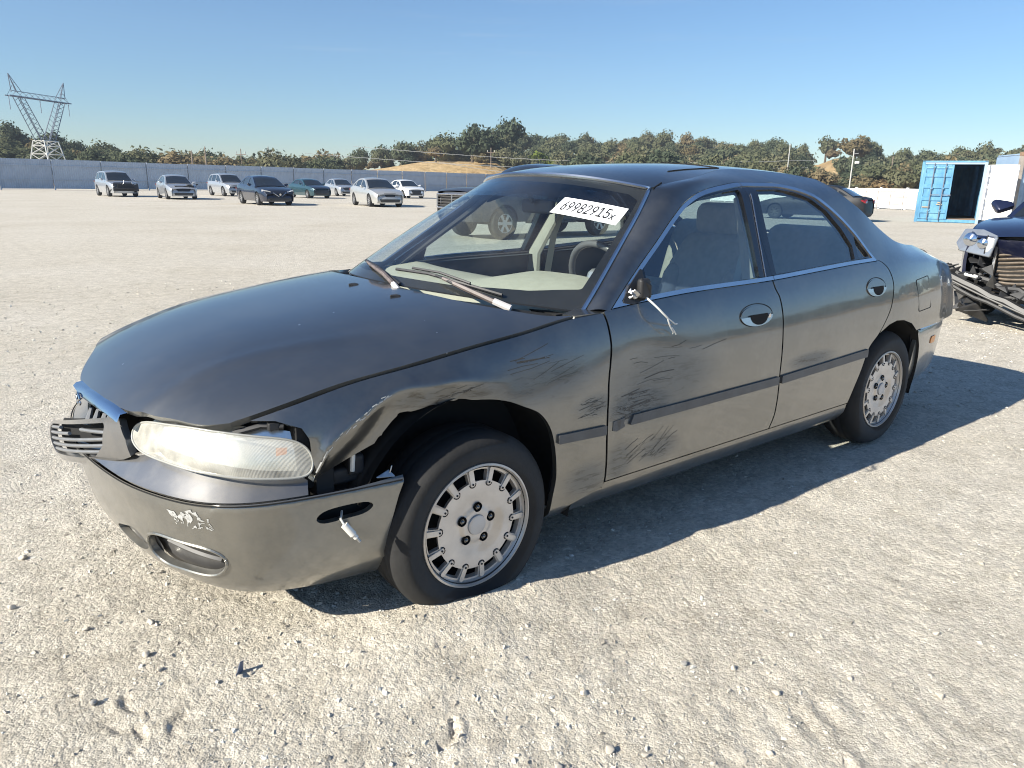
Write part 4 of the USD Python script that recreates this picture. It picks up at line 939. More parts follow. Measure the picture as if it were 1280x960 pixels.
FOOT = np.array([EYE[0], EYE[1]])
def ground_z(x, y):
    """Scuffed gravel: soft humps, wheel ruts, crumbs; dying out with distance and under the car's tyres."""
    d = np.hypot(x - FOOT[0], y - FOOT[1]); q = np.stack([x, y, 0 * x], -1)
    z = .022 * (meshkit.fbm(q * .9, 3, 21) - .5)
    z = z + .008 * (meshkit.fbm(q * 5, 3, 22) - .5) * np.clip((14 - d) / 8, 0, 1)
    z = z + .006 * (meshkit.fbm(q * 19, 2, 23) - .5) * np.clip((8 - d) / 5, 0, 1)
    lumps = np.clip(meshkit.noise(q * 34, 24) - .62, 0, 1)
    z = z + .012 * lumps * np.clip((5.5 - d) / 3, 0, 1) * np.clip(meshkit.noise(q * 1.6, 25) * 2 - .6, .15, 1)
    for (o, n_, w, a) in (((2.2, .5), (.45, .89), .16, .010), ((1.6, 1.3), (.52, .85), .14, .008), ((-1.5, 2.2), (-.12, .99), .2, .010), ((-1.6, 1.6), (-.1, .99), .18, .008)):
        s = (x - o[0]) * n_[0] + (y - o[1]) * n_[1]
        z = z - a * np.exp(-(s / w) ** 2) * (.6 + .3 * np.sin(((x - o[0]) * n_[1] - (y - o[1]) * n_[0]) * 75 + 3 * meshkit.noise(q * 7, 31)) * (np.abs(s) < w) * meshkit.noise(q * 2.3, 32)) * np.clip((9 - d) / 4, 0, 1)
    for (cx, cy, r, a0, dp) in HEELS:
        dx, dy = x - cx, y - cy; rr = np.hypot(dx, dy); an = np.abs((np.arctan2(dy, dx) - a0 + PI) % (2 * PI) - PI)
        z = z - dp * np.exp(-((rr - r) / .010) ** 2) * (an < 1.0) + dp * .5 * np.exp(-((rr - r - .02) / .012) ** 2) * (an < 1.1)
    z = z + .060 * np.exp(-((x - .08) / .46) ** 2 - ((y - .82) / .30) ** 2) * (1 + .5 * (meshkit.noise(q * 9, 41) - .5))
    for tx, ty in ((0, 9.), (-2.61, .78), (0, -.78), (-2.61, -.78)):
        k = np.exp(-((x - tx) / .28) ** 4 - ((y - ty) / .22) ** 4); z = z * (1 - k) - .006 * k
    return z * np.clip((26 - d) / 16, 0, 1)
HEELS = [(1.127, .577, .040, 2.2, .006), (.997, .766, .04, 1.0, .006), (.883, .87, .045, -.6, .005), (1.038, .837, .05, 2.8, .007), (.95, .70, .05, .2, .007), (.42, 1.25, .05, 2.2, .012), (-.25, 1.9, .06, 2.0, .010)]
va = math.atan2(-CAM_Z[1], -CAM_Z[0])
ang = np.r_[np.linspace(-.66, .66, 640), np.linspace(.66, 2 * PI - .66, 170)[1:-1]] + va
rr = np.r_[0.02, .2, .5, np.geomspace(.8, 30, 430), np.geomspace(30, 140, 30)[1:], 200, 310]
Rg, Ag = np.meshgrid(rr, ang, indexing='ij')
gxx, gyy = FOOT[0] + Rg * np.cos(Ag), FOOT[1] + Rg * np.sin(Ag)
gP = np.stack([gxx, gyy, ground_z(gxx, gyy)], -1)
gm = grid(np.concatenate([gP, gP[:, :1]], 1))
if gm.face_normals[:, 2].mean() < 0: gm.invert()
obj('ground', gm, 'gravel', smooth=True, kind='structure')

# pebbles: too many to count near the camera
mat('pebble', {'oi': ('object_info', {}), 'g': ('geometry', {}), 'n': ('noise_texture', {'scale': 40, 'detail': 4}), 'w': ('white_noise_texture', {'dimensions': '3D'}), 'ad': ('vector_math', {'math_type': 'snap', 'vector2': (.05, .05, .05)}),
    'r': ('rgb_ramp', {'ramp': [(0, (.27, .245, .205)), (.3, (.44, .40, .335)), (.7, (.55, .51, .43)), (1, (.64, .62, .56))]}), 'p': ('principled_bsdf', {'roughness': .9, 'specular_ior_level': .2})},
    [('g.position', 'ad.vector1'), ('ad.vector', 'w.vector'), ('w.value', 'r.fac'), ('r.color', 'p.base_color')])
def pebble(seed, sub=1):
    """An angular crumb: the hull of a few scattered points, or (sub 2) a worn stone."""
    r = np.random.default_rng(seed + 900)
    p = r.normal(0, 1, (9 if sub < 2 else 16, 3)); p /= np.linalg.norm(p, axis=1, keepdims=True); p *= r.uniform(.75, 1.1, (len(p), 1)) * [1, .8 + .1 * (seed % 3), .62]
    m = trimesh.convex.convex_hull(p)
    if sub == 2:
        m = m.subdivide().subdivide(); v = np.array(m.vertices); v += (meshkit.noise(v * 2.2 + seed, seed)[:, None] - .5) * .16 * v; m = TM(v, m.faces); trimesh.smoothing.filter_taubin(m, iterations=3)
    return TM(m.vertices, m.faces)
inst = UsdGeom.PointInstancer.Define(stage, '/World/pebbles'); tag(inst, kind='stuff', label='loose pebbles and crumbs scattered over the gravel', category='pebbles')
protos = []
for k in range(9):
    p = usdkit.mesh(stage, f'/World/pebbles/pebble_{k:03d}' if k else '/World/pebbles/pebble', pebble(k), M['pebble'], False); protos.append(p.GetPath())
rg = np.random.default_rng(5)
n_p = 130000
pr = 1.0 + 9.5 * rg.random(n_p) ** 1.7; pa = va + rg.uniform(-.75, .75, n_p)
keep = meshkit.fbm(np.c_[FOOT[0] + pr * np.cos(pa), FOOT[1] + pr * np.sin(pa), 0 * pr] * 1.3, 3, 9) > rg.uniform(.25, .62, n_p)
pr, pa = pr[keep], pa[keep]
ppx, ppy = FOOT[0] + pr * np.cos(pa), FOOT[1] + pr * np.sin(pa)
ps = np.minimum(.0018 + .0013 * rg.pareto(2.4, len(pr)), .0095) * np.clip(.75 + pr / 7, 1, 2.0)
ppz = ground_z(ppx, ppy) + ps * .18
inst.CreatePrototypesRel().SetTargets(protos)
inst.CreateProtoIndicesAttr(Vt.IntArray.FromNumpy(rg.integers(0, 9, len(pr)).astype(np.int32)))
inst.CreatePositionsAttr(Vt.Vec3fArray.FromNumpy(np.c_[ppx, ppy, ppz].astype(np.float32)))
inst.CreateScalesAttr(Vt.Vec3fArray.FromNumpy(np.repeat(ps[:, None], 3, 1).astype(np.float32)))
th_ = rg.uniform(0, 2 * PI, len(pr)); hq = np.c_[np.cos(th_ / 2), 0 * th_, 0 * th_, np.sin(th_ / 2)]
inst.CreateOrientationsAttr(Vt.QuathArray([Gf.Quath(*map(float, q)) for q in hq]))

# the larger stones one can pick out
plain('stone_pale', (.52, .47, .39), .9, var=.2, scale=40, spec=.2)
plain('stone_grey', (.30, .29, .27), .9, var=.2, scale=40, spec=.2)
plain('shard_blue', (.10, .12, .17), .5)
STONES = [(-.389, 1.678, 0.0140), (-.736, 1.951, 0.0140), (-.28, 1.457, 0.0125), (.034, 1.376, 0.0133), (-.187, 1.79, 0.0125), (.115, 1.552, 0.0156), (.251, 1.518, 0.0125), (.059, 1.616, 0.0109), (-.611, 1.766, 0.0109), (-.706, 1.433, 0.0101), (-.384, 1.548, 0.0109), (-1.02, 1.823, 0.0133), (-1.612, 1.734, 0.0125), (.91, .524, 0.0156), (.862, .362, 0.0148), (1.061, .653, 0.0125), (.897, .617, 0.0117), (1.116, -.322, 0.0172), (1.02, .28, 0.0140), (1.18, .02, 0.0156)]
for i, (sx_, sy_, r_) in enumerate(STONES):
    s_ = moved(pebble(20 + i, 2), (sx_, sy_, float(ground_z(np.array(sx_), np.array(sy_))) + r_ * .35), rz=i * 1.3, s=r_)
    obj('loose_stone', s_, 'stone_grey' if i in (2, 9, 15) else 'stone_pale', label=('grey' if i in (2, 9, 15) else 'pale') + ' stone loose on the gravel ' + ('in front of the bumper' if sx_ > .4 else 'in the bottom middle foreground' if sx_ > -.3 else 'in the right foreground'), category='stone', group='loose stones on the gravel')

zt_ = float(ground_z(np.array(.719), np.array(.751)))
shard = thing('plastic_shard', 'small bent blue grey plastic shard standing on the gravel in the foreground', 'debris', (.719, .751, zt_), .6)
obj('piece', cat(hull([(0, 0, 0), (.02, 0, .004), (.012, .006, .034), (-.002, .004, .030)], .002), hull([(.01, 0, .006), (.036, .01, .012), (.038, .012, .018)], .002)), 'shard_blue', shard)

# ---------------------------------------------------------------- the yard: fences, containers, pylon, poles
plain('fence_grey', (.40, .43, .47), .55, metal=.25, var=.10, scale=1.2)
plain('fence_grey_b', (.365, .395, .44), .55, metal=.25, var=.12, scale=1.2)
plain('fence_post', (.12, .125, .14), .6)
plain('fence_white', (.78, .77, .74), .55, var=.04)
plain('rail_steel', (.36, .33, .30), .6, var=.2)
plain('steel_pale', (.55, .54, .50), .5, metal=.3)
plain('steel_dark', (.16, .18, .22), .55, metal=.3)
plain('pole_wood', (.24, .19, .15), .9, var=.2)
plain('wire_dark', (.10, .10, .11), .6)
mat('container_blue', {'g': ('geometry', {}), 'mp': ('mapping', {'scale': (2, 2, .7)}), 'n': ('noise_texture', {'scale': 1.4, 'detail': 7, 'roughness': .7}),
    'r': ('rgb_ramp', {'ramp': [(.28, (.055, .17, .30)), (.5, (.10, .28, .44)), (.66, (.17, .36, .50)), (.74, (.36, .42, .42)), (.82, (.30, .18, .10))]}), 'p': ('principled_bsdf', {'roughness': .55, 'metallic': .1})},
    [('g.position', 'mp.vector'), ('mp.vector', 'n.vector'), ('n.fac', 'r.fac'), ('r.color', 'p.base_color')])
mat('container_pale', {'g': ('geometry', {}), 'n': ('noise_texture', {'scale': .9, 'detail': 7, 'roughness': .7}),
    'r': ('rgb_ramp', {'ramp': [(.3, (.26, .36, .48)), (.6, (.34, .45, .56)), (.75, (.42, .50, .56)), (.84, (.30, .2, .13))]}), 'p': ('principled_bsdf', {'roughness': .55, 'metallic': .1})},
    [('g.position', 'n.vector'), ('n.fac', 'r.fac'), ('r.color', 'p.base_color')])
plain('container_white', (.80, .79, .75), .5, var=.05, scale=2)
plain('rust', (.26, .17, .11), .85, var=.4, scale=3)
plain('rust_pale', (.33, .29, .25), .8, var=.35, scale=3)
plain('stencil', (.35, .30, .22), .6)

# grey corrugated fence along the far side of the yard
F0, F1 = np.array([34.0, -71.0]), np.array([-100.0, -101.5])
FD = (F1 - F0) / np.linalg.norm(F1 - F0); FL = np.linalg.norm(F1 - F0); FN = np.array([-FD[1], FD[0]])
fence = thing('corrugated_fence', 'long grey corrugated metal fence along the far side of the yard behind the parked cars', 'fence', (*F0, 0), math.atan2(FD[1], FD[0]))
bay, H_ = 4.45, 2.75
rg = np.random.default_rng(8)
side_ = 1 if FN @ (FOOT - F0) > 0 else -1
for k in range(int(FL / bay)):
    nr = 22
    xs = np.linspace(.06, bay - .06, nr * 2 + 1); ys_ = .035 * ((np.arange(nr * 2 + 1) // 1) % 2)
    dz = rg.uniform(-.03, .03)
    P = np.stack([np.stack([xs + k * bay, ys_ * side_, np.full_like(xs, .10)], -1), np.stack([xs + k * bay, ys_ * side_, np.full_like(xs, H_ + dz)], -1)], 0)
    obj('sheet', grid(P), 'fence_grey' if rg.random() < .6 else 'fence_grey_b', fence, smooth=False)
    obj('post', bx(.09, .09, H_ + .04, (k * bay, .085 * side_, H_ / 2)), 'fence_grey_b', fence)
    for zr in (H_ - .55, .95):
        obj('rail', bx(bay - .18, .06, .07, (k * bay + bay / 2, .075 * side_, zr)), 'fence_grey_b', fence)

# white fence and the pipe rail in front of it, right of the car
def line_pts(pa_, pb_): return np.array(pa_, float), np.array(pb_, float)
W0, W1 = line_pts((-62.5, -45.5), (-50.5, -9.5))
WD = (W1 - W0) / np.linalg.norm(W1 - W0); WL = np.linalg.norm(W1 - W0)
wf = thing('white_fence', 'low white panel fence behind the blue container at the right', 'fence', (*W0, 0), math.atan2(WD[1], WD[0]))
for k in range(int(WL / 2.4)):
    obj('panel', rbox(2.37, .05, 1.42, (k * 2.4 + 1.2, 0, .76), .01), 'fence_white', wf)
    obj('post', bx(.13, .13, 1.55, (k * 2.4, 0, .775)), 'fence_white', wf)
R0, R1 = line_pts((-57.2, -33.0), (-49.2, -15.5))
RD = (R1 - R0) / np.linalg.norm(R1 - R0); RL = np.linalg.norm(R1 - R0)
rf = thing('pipe_rail_fence', 'thin steel pipe rail fence in front of the low white fence', 'fence', (*R0, 0), math.atan2(RD[1], RD[0]))
for zr in (.40, .88, 1.26):
    obj('rail', tube([(0, 0, zr), (RL, 0, zr)], .033, 6), 'rail_steel', rf)
for k in range(int(RL / 1.25) + 1):
    obj('post', tube([(k * 1.25, 0, 0), (k * 1.25, 0, 1.28)], .036, 6), 'rail_steel', rf)

def corr_wall(L, H, n, amp, axis='x'):
    """Trapezoid-ribbed sheet L long, H high, in the xz plane."""
    xs, ys = [], []
    p = L / n
    for k in range(n):
        xs += [k * p, k * p + p * .28, k * p + p * .5, k * p + p * .78]; ys += [0, 0, amp, amp]
    xs.append(L); ys.append(0)
    xs, ys = np.array(xs), np.array(ys)
    P = np.stack([np.stack([xs, ys, 0 * xs], -1), np.stack([xs, ys, 0 * xs + H], -1)], 0)
    return grid(P)

# blue container with one door open: end towards us
c0 = np.array([-33.63, -12.68]); c1 = c0 + 2.44 * np.array([-.385, .923])       # foot of the door end, left and right
cd = (c1 - c0) / np.linalg.norm(c1 - c0); CW, CH, CLn = 2.44, 2.60, 6.06
cn = np.array([cd[1], -cd[0]])
if cn @ (FOOT - c0) < 0: cn = -cn
ca = math.atan2(cd[1], cd[0])
blue = thing('blue_container', 'weathered blue shipping container with its right door swung open and a dark inside', 'container', (*c0, 0), ca)
sgn_ = 1 if np.array([-math.sin(ca), math.cos(ca)]) @ cn < 0 else -1     # local y pointing into the container
def yv(d): return d * sgn_
obj('corner_post', bx(.11, .16, CH, (.055, yv(.08), CH / 2)), 'container_blue', blue)
obj('corner_post', bx(.11, .16, CH, (CW - .055, yv(.08), CH / 2)), 'container_pale', blue)
obj('door_header', bx(CW - .22, .12, .14, (CW / 2, yv(.08), CH - .07)), 'container_pale', blue)
obj('door_sill', bx(CW - .22, .12, .12, (CW / 2, yv(.08), .08)), 'container_blue', blue)
for x_ in (0.03, CW - .03):
    w_ = moved(corr_wall(CLn - .2, CH - .09, 22, .035), (0, 0, .08), rz=PI / 2 * sgn_); w_.apply_translation((x_, yv(.16), 0)); obj('side_wall', w_, 'container_blue', blue, smooth=False)
w_ = moved(corr_wall(CW, CH - .09, 9, .035), (0, yv(CLn), .08)); obj('back_wall', w_, 'container_blue', blue, smooth=False)
obj('container_roof', bx(CW, CLn, .05, (CW / 2, yv(CLn / 2), CH - .03)), 'container_blue', blue)
obj('container_floor', bx(CW - .1, CLn - .1, .06, (CW / 2, yv(CLn / 2 + .05), .14)), 'rust', blue)
def door_leaf(W, H, mt, parent, mirror=False):
    """A container door: horizontal pressed ribs, frame, locking bars with their cams and handles."""
    zs = np.array([0, .22, .25, .40, .43, .75, .78, .93, .96, 1.28, 1.31, 1.46, 1.49, 1.75, 1.78, 1.92, 1.95, 2.10, 2.13, H - .0])
    off = np.array([0, 0, 1, 1, 0, 0, 1, 1, 0, 0, 1, 1, 0, 0, 1, 1, 0, 0, 1, 0]) * .045
    P = np.stack([np.stack([np.full_like(zs, x_), -off * sgn_, zs], -1) for x_ in (.06, W - .06)], 0)
    d = obj('door_leaf', grid(P), mt, parent, smooth=False)
    for x_ in (.03, W - .03): obj('door_stile', bx(.07, .07, H, (x_, 0, H / 2)), mt, d)
    for z_ in (.03, H - .03): obj('door_rail', bx(W - .15, .065, .07, (W / 2, 0, z_)), mt, d)
    return d
leafW = CW / 2 - .12
lf = UsdGeom.Xform.Define(stage, path_for(blue, 'left_door')); lf.AddTranslateOp().Set(Gf.Vec3d(.12, yv(.02), .15)); lf = lf.GetPrim()
door_leaf(leafW, CH - .31, 'container_blue', lf)
for x_ in (.36, .80):
    obj('locking_bar', tube([(x_, -.075 * sgn_, -.06), (x_, -.075 * sgn_, CH - .25)], .020, 8), 'steel_dark', lf)
    for z_ in (.35, 1.3, 2.2): obj('bar_bracket', bx(.10, .05, .07, (x_, -.065 * sgn_, z_)), 'container_blue', lf)
    obj('lock_handle', bx(.36, .03, .035, (x_ + .16, -.10 * sgn_, 1.02)), 'steel_dark', lf)
for z_, w__ in ((.62, .22), (.50, .30), (.70, .16)): obj('stencil_mark', bx(w__, .004, .05, (.25 + (z_ > .6) * .5, -.050 * sgn_, z_ + .0)), 'stencil', lf)
rt = UsdGeom.Xform.Define(stage, path_for(blue, 'right_door')); rt.AddTranslateOp().Set(Gf.Vec3d(CW + .02, yv(-.02), .17)); rt.AddRotateZOp().Set(-18.0 * sgn_); rt = rt.GetPrim()
door_leaf(leafW + .04, CH - .34, 'container_white', rt)
obj('door_seal', bx(.05, .05, CH - .34, (.10, -.02 * sgn_, CH / 2 - .17)), 'steel_dark', rt)

def at0(depth, px_x):
    f_ = np.array([-CAM_Z[0], -CAM_Z[1]]); f_ /= np.linalg.norm(f_); return FOOT + depth * 1.03 * f_ + depth * (px_x - 640) / 918.5 * np.array([f_[1], -f_[0]])
# pale blue container at the right edge, rusty corner post
k0 = at0(31.5, 1259)
pale = thing('pale_container', 'tall pale blue corrugated container with a rusty corner post at the right edge', 'container', (*k0, 0), ca + .30)
obj('corner_post', bx(.14, .20, 2.95, (.07, 0, 1.475)), 'rust_pale', pale)
obj('corner_casting', rbox(.24, .24, .16, (.11, 0, 2.90), .015), 'rust', pale)
w_ = moved(corr_wall(5.8, 2.68, 20, .045), (.14, -.01, .13)); obj('side_wall', w_, 'container_pale', pale, smooth=False)
obj('top_rail', bx(5.8, .10, .12, (3.1, 0, 2.89)), 'container_pale', pale)
obj('bottom_rail', bx(5.8, .10, .14, (3.1, 0, .09)), 'container_pale', pale)
obj('end_wall', bx(.06, 2.4, 2.8, (.06, 1.30 * sgn_, 1.45)), 'container_pale', pale)
obj('container_roof', bx(5.9, 2.4, .05, (3.0, 1.25 * sgn_, 2.90)), 'container_pale', pale)

# transmission tower
fwdh = np.array([-CAM_Z[0], -CAM_Z[1]]); fwdh /= np.linalg.norm(fwdh); rth = np.array([fwdh[1], -fwdh[0]])
def at(depth, px_x): a = (px_x - 640) / 918.5; return FOOT + depth * fwdh * 1.03 + depth * a * rth
T0 = at(90, 62); TS = .44
ua = at(216, 89) - at(196, 16); ua /= np.linalg.norm(ua)
tower = thing('transmission_tower', 'steel lattice transmission tower with a wide cross arm beyond the grey fence', 'pylon', (*T0, -.6), math.atan2(ua[1], ua[0]))
UsdGeom.Xformable(tower).AddScaleOp().Set(Gf.Vec3f(TS, TS, TS))
def bar(name, a, b, r, mt='steel_pale'): return obj(name, tube([a, b], r, 5), mt, tower)
zb_, zw, zx_ = 0.0, 13.4, 24.0
hb, hw_ = 4.3, 1.9
C4 = [(-1, -1), (1, -1), (1, 1), (-1, 1)]
def lerp(a, b, t): return np.array(a) * (1 - t) + np.array(b) * t
feet = [np.array([a * hb, b * hb, zb_]) for a, b in C4]; tops = [np.array([a * hw_ * 1.3, b * hw_ * .9, zw]) for a, b in C4]
for f_, t_ in zip(feet, tops): bar('tower_leg', f_, t_, .17)
br = []
lv = [0, .28, .52, .74, .9, 1.0]
for i in range(4):
    j = (i + 1) % 4
    for a, b in zip(lv[:-1], lv[1:]):
        br.append(tube([lerp(feet[i], tops[i], a), lerp(feet[j], tops[j], b)], .09, 4)); br.append(tube([lerp(feet[j], tops[j], a), lerp(feet[i], tops[i], b)], .09, 4))
        br.append(tube([lerp(feet[i], tops[i], b), lerp(feet[j], tops[j], b)], .10, 4))
obj('leg_bracing', cat(br), 'steel_pale', tower, kind='stuff')
for s in (-1, 1):
    A = [np.array([s * hw_ * 1.3, b * .9, zw]) for b in (-1, 1)] + [np.array([s * .3, b * .9, zw + .4]) for b in (-1, 1)]
    B = [np.array([s * 8.2, b * .7, zx_]) for b in (-1, 1)] + [np.array([s * 6.0, b * .7, zx_]) for b in (-1, 1)]
    arm = [tube([a, b], .11, 5) for a, b in zip(A, B)]
    for t in np.linspace(0, .9, 9):
        arm += [tube([lerp(A[0], B[0], t), lerp(A[2], B[2], t + .1)], .06, 4), tube([lerp(A[2], B[2], t), lerp(A[0], B[0], t + .1)], .06, 4), tube([lerp(A[1], B[1], t), lerp(A[3], B[3], t + .1)], .06, 4)]
    obj('sloping_arm', cat(arm), 'steel_dark', tower)
    pk = [tube([(s * 8.4, b * .7, zx_ + 1.0), (s * 9.4, 0, zx_ + 5.4)], .10, 5) for b in (-1, 1)] + [tube([(s * 6.4, b * .7, zx_ + 1.0), (s * 9.4, 0, zx_ + 5.4)], .09, 5) for b in (-1, 1)]
    pk += [tube([(s * (8.6 - .2 * q), -.5, zx_ + 1 + 1.1 * q), (s * (7.2 + .6 * q), .4, zx_ + 1.2 + 1.1 * q)], .05, 4) for q in range(3)]
    obj('earth_peak', cat(pk), 'steel_dark', tower)
cb = [tube([(-10.6, b * .7, zx_), (10.6, b * .7, zx_)], .15, 5) for b in (-1, 1)] + [tube([(-9, 0, zx_ + 1.3), (9, 0, zx_ + 1.3)], .09, 5)]
for q in np.linspace(-8.5, 7.5, 9): cb += [tube([(q, .7, zx_), (q + 1, 0, zx_ + 1.3)], .05, 4), tube([(q + 1, 0, zx_ + 1.3), (q + 2, -.7, zx_)], .05, 4)]
cb += [tube([(s * 10.6, 0, zx_), (s * 8.6, 0, zx_ + 2.6)], .06, 4) for s in (-1, 1)]
obj('cross_arm', cat(cb), 'steel_dark', tower)
for q in (-10.2, 0, 10.2): obj('insulator', tube([(q, 0, zx_), (q, 0, zx_ - 3.4)], .09, 6), 'steel_dark', tower)

# utility poles and their wires
POLES = [(92, 240, 4.6, 'plain'), (95, 257, 5.2, 'plain'), (110, 301, 5.6, 'cross'), (118, 335, 6.3, 'cross'), (132, 609, 7.4, 'cross'), (112, 975, 7.8, 'plain'), (92, 1054, 6.2, 'lamp'), (110, 1103, 6.2, 'plain')]
PLAB = ['short bare pole just above the grey fence, left of its taller neighbour', 'thin short pole above the grey fence next to the crossarm pole', 'utility pole with one short crossarm above the grey fence behind the dark sedan', 'taller utility pole with two crossarms behind the dark blue green sedan', 'brown wooden utility pole before the dark trees left of the pickup roof', 'thin pale pole standing just above the roof of the scuffed sedan', 'lamp pole with a pale lamp head behind the dark sedan at the right', 'thin pole among the trees on the hill left of the blue container']
ptop = []
for (d_, px_x, h_, kind_), lab in zip(POLES, PLAB):
    b_ = at(d_, px_x)
    p_ = thing('utility_pole', lab, 'pole', (*b_, -.2), math.atan2(rth[1], rth[0]))
    obj('pole', tube([(0, 0, 0), (0, 0, h_ + .2)], [.085, .065], 7), 'steel_pale' if kind_ == 'lamp' or px_x == 975 else 'pole_wood', p_)
    if kind_ == 'cross':
        obj('crossarm', bx(1.5, .10, .10, (0, 0, h_ - .6)), 'pole_wood', p_)
        if abs(h_ - 6.3) < .01: obj('crossarm', bx(1.6, .12, .12, (0, 0, h_ - 1.5)), 'pole_wood', p_)
        for q in (-.65, .65): obj('insulator', tube([(q, 0, h_ - .5), (q, 0, h_ - .2)], .06, 6), 'steel_pale', p_)
    if kind_ == 'lamp':
        obj('lamp_arm', tube([(0, 0, h_ - .4), (.6, 0, h_ - .3)], .04, 5), 'steel_pale', p_); obj('lamp_head', rbox(.5, .25, .3, (.55, 0, h_ - 1.4), .06), 'fence_white', p_)
    ptop.append(np.array([*b_, h_ - .6]))
wr = [(at(112, 440), 6.3, at(118, 1010), 5.8), (at(112, 380), 5.2, at(118, 1000), 4.6), (at(112, 545), 4.3, at(118, 760), 3.9)]
for i, (a, za, b, zb2) in enumerate(wr):
    t = np.linspace(0, 1, 24); p = np.c_[a + (b - a) * t[:, None], za + (zb2 - za) * t - 1.2 * np.sin(PI * t)]
    obj('power_line', tube(p, .028, 4), 'steel_pale', label=['highest of the thin wires strung before the wooded hill', 'middle wire of the thin wires strung before the wooded hill', 'short lowest wire strung before the wooded hill behind the pickup'][i], category='wire')

# ---------------------------------------------------------------- hills and trees
mat('dry_hill', {'g': ('geometry', {}), 'n': ('noise_texture', {'scale': .05, 'detail': 6, 'roughness': .65}), 'n2': ('noise_texture', {'scale': .9, 'detail': 5, 'roughness': .7}),
    'r': ('rgb_ramp', {'ramp': [(.3, (.33, .22, .11)), (.5, (.46, .33, .17)), (.7, (.52, .40, .24))]}), 'r2': ('rgb_ramp', {'ramp': [(.35, (.62, .60, .55)), (.6, (1, 1, 1))]}), 'm': ('mix_color', {'blend_type': 'multiply', 'fac': 1.0}),
    'b': ('bump', {'distance': .5, 'strength': .6}), 'p': ('principled_bsdf', {'roughness': .95, 'specular_ior_level': .1})},
    [('g.position', 'n.vector'), ('g.position', 'n2.vector'), ('n.fac', 'r.fac'), ('n2.fac', 'r2.fac'), ('r.color', 'm.a'), ('r2.color', 'm.b'), ('m.result', 'p.base_color'), ('n2.fac', 'b.height'), ('b.normal', 'p.normal')])
def leafmat(name, a, b, c):
    mat(name, {'oi': ('object_info', {}), 'g': ('geometry', {}), 'n': ('noise_texture', {'scale': .55, 'detail': 3}), 'ad': ('math', {'math_type': 'multiply_add', 'value2': .45}), 'hf': ('math', {'math_type': 'multiply', 'value2': .8}),
        'r': ('rgb_ramp', {'ramp': [(.25, a), (.55, b), (.9, c)]}), 'd': ('diffuse_bsdf', {}), 't': ('translucent_bsdf', {}), 'm': ('mix_closure', {'fac': .3})},
        [('g.position', 'n.vector'), ('oi.random', 'ad.value1'), ('n.fac', 'hf.value1'), ('hf.value', 'ad.value3'), ('ad.value', 'r.fac'), ('r.color', 'd.color'), ('r.color', 't.color'), ('d.BSDF', 'm.closure1'), ('t.BSDF', 'm.closure2')], surface='m.closure')
leafmat('leaf_olive', (.105, .120, .066), (.145, .155, .088), (.185, .180, .110))
leafmat('leaf_dark', (.070, .090, .060), (.100, .120, .076), (.135, .150, .092))
leafmat('leaf_green', (.085, .120, .025), (.130, .165, .040), (.17, .19, .06))
leafmat('leaf_rust', (.15, .105, .055), (.20, .14, .075), (.24, .18, .10))
leafmat('leaf_dry', (.15, .125, .065), (.20, .165, .09), (.25, .20, .12))
plain('bark', (.10, .08, .06), .9, var=.3)

def crown_mesh(seed, n_leaf=1900, lobes=11, flat=.75, size=(.16, .40), spread=.62, top=False):
    """Leaf sprays spread through lobed clumps; unit crown: radius about 1, from z = 0 up to about 1.5."""
    r = np.random.default_rng(seed)
    cs = r.normal(0, 1, (lobes, 3)); cs /= np.linalg.norm(cs, axis=1, keepdims=True); cs *= r.uniform(.25, spread, (lobes, 1)); cs[:, 2] = cs[:, 2] * flat + .75
    rad = r.uniform(.20, .54, lobes)
    if top: cs = np.c_[r.normal(0, .18, lobes), r.normal(0, .18, lobes), np.linspace(.2, 2.0, lobes)]; rad = np.linspace(.55, .18, lobes)
    k = r.integers(0, lobes, n_leaf)
    d = r.normal(0, 1, (n_leaf, 3)); d /= np.linalg.norm(d, axis=1, keepdims=True); d[:, 2] = np.abs(d[:, 2]) * .9 + d[:, 2] * .1
    reach = r.uniform(.50, 1.0, n_leaf) ** .6 + (r.random(n_leaf) < .22) * r.uniform(0, .38, n_leaf)     # some sprays stand out of the clump
    lump = .72 + .56 * meshkit.noise(d * 2.6 + k[:, None] * 7.1, seed)                                    # uneven outline
    p = cs[k] + d * (rad[k] * reach * lump)[:, None]
    nrm = d + r.normal(0, .55, (n_leaf, 3)); nrm /= np.linalg.norm(nrm, axis=1, keepdims=True)
    a = np.cross(nrm, r.normal(0, 1, (n_leaf, 3))); a /= np.linalg.norm(a, axis=1, keepdims=True); b = np.cross(nrm, a)
    s = r.uniform(*size, n_leaf)[:, None] * .26
    P = np.stack([p - a * s, p + b * s * .55 - a * s * .1, p + a * s, p - b * s * .6 + a * s * .15], 1).reshape(-1, 3)
    i = np.arange(n_leaf)[:, None] * 4
    q = np.hstack([i, i + 1, i + 2, i + 3])
    core = []
    for c_, r_ in zip(cs, rad):
        ic = trimesh.creation.icosphere(1, r_ * .52); v = np.array(ic.vertices); v *= (.8 + .4 * meshkit.noise(v * 5 + seed, seed))[:, None]; core.append(TM(v + c_, ic.faces))
    return cat([TM(P, np.vstack([q[:, [0, 1, 2]], q[:, [0, 2, 3]]]))] + core)
def trunk_mesh(seed, h=.6):
    r = np.random.default_rng(seed); ms = [tube([(0, 0, -.3), (.02, .01, h * .6), (.0, .03, h)], [.085, .065, .05], 6)]
    for k in range(4):
        a = r.uniform(0, 2 * PI); ms.append(tube([(0, .02, h * .75), (.3 * math.cos(a), .3 * math.sin(a), h + .25), (.5 * math.cos(a), .5 * math.sin(a), h + .55)], [.045, .03, .012], 5))
    return cat(ms)

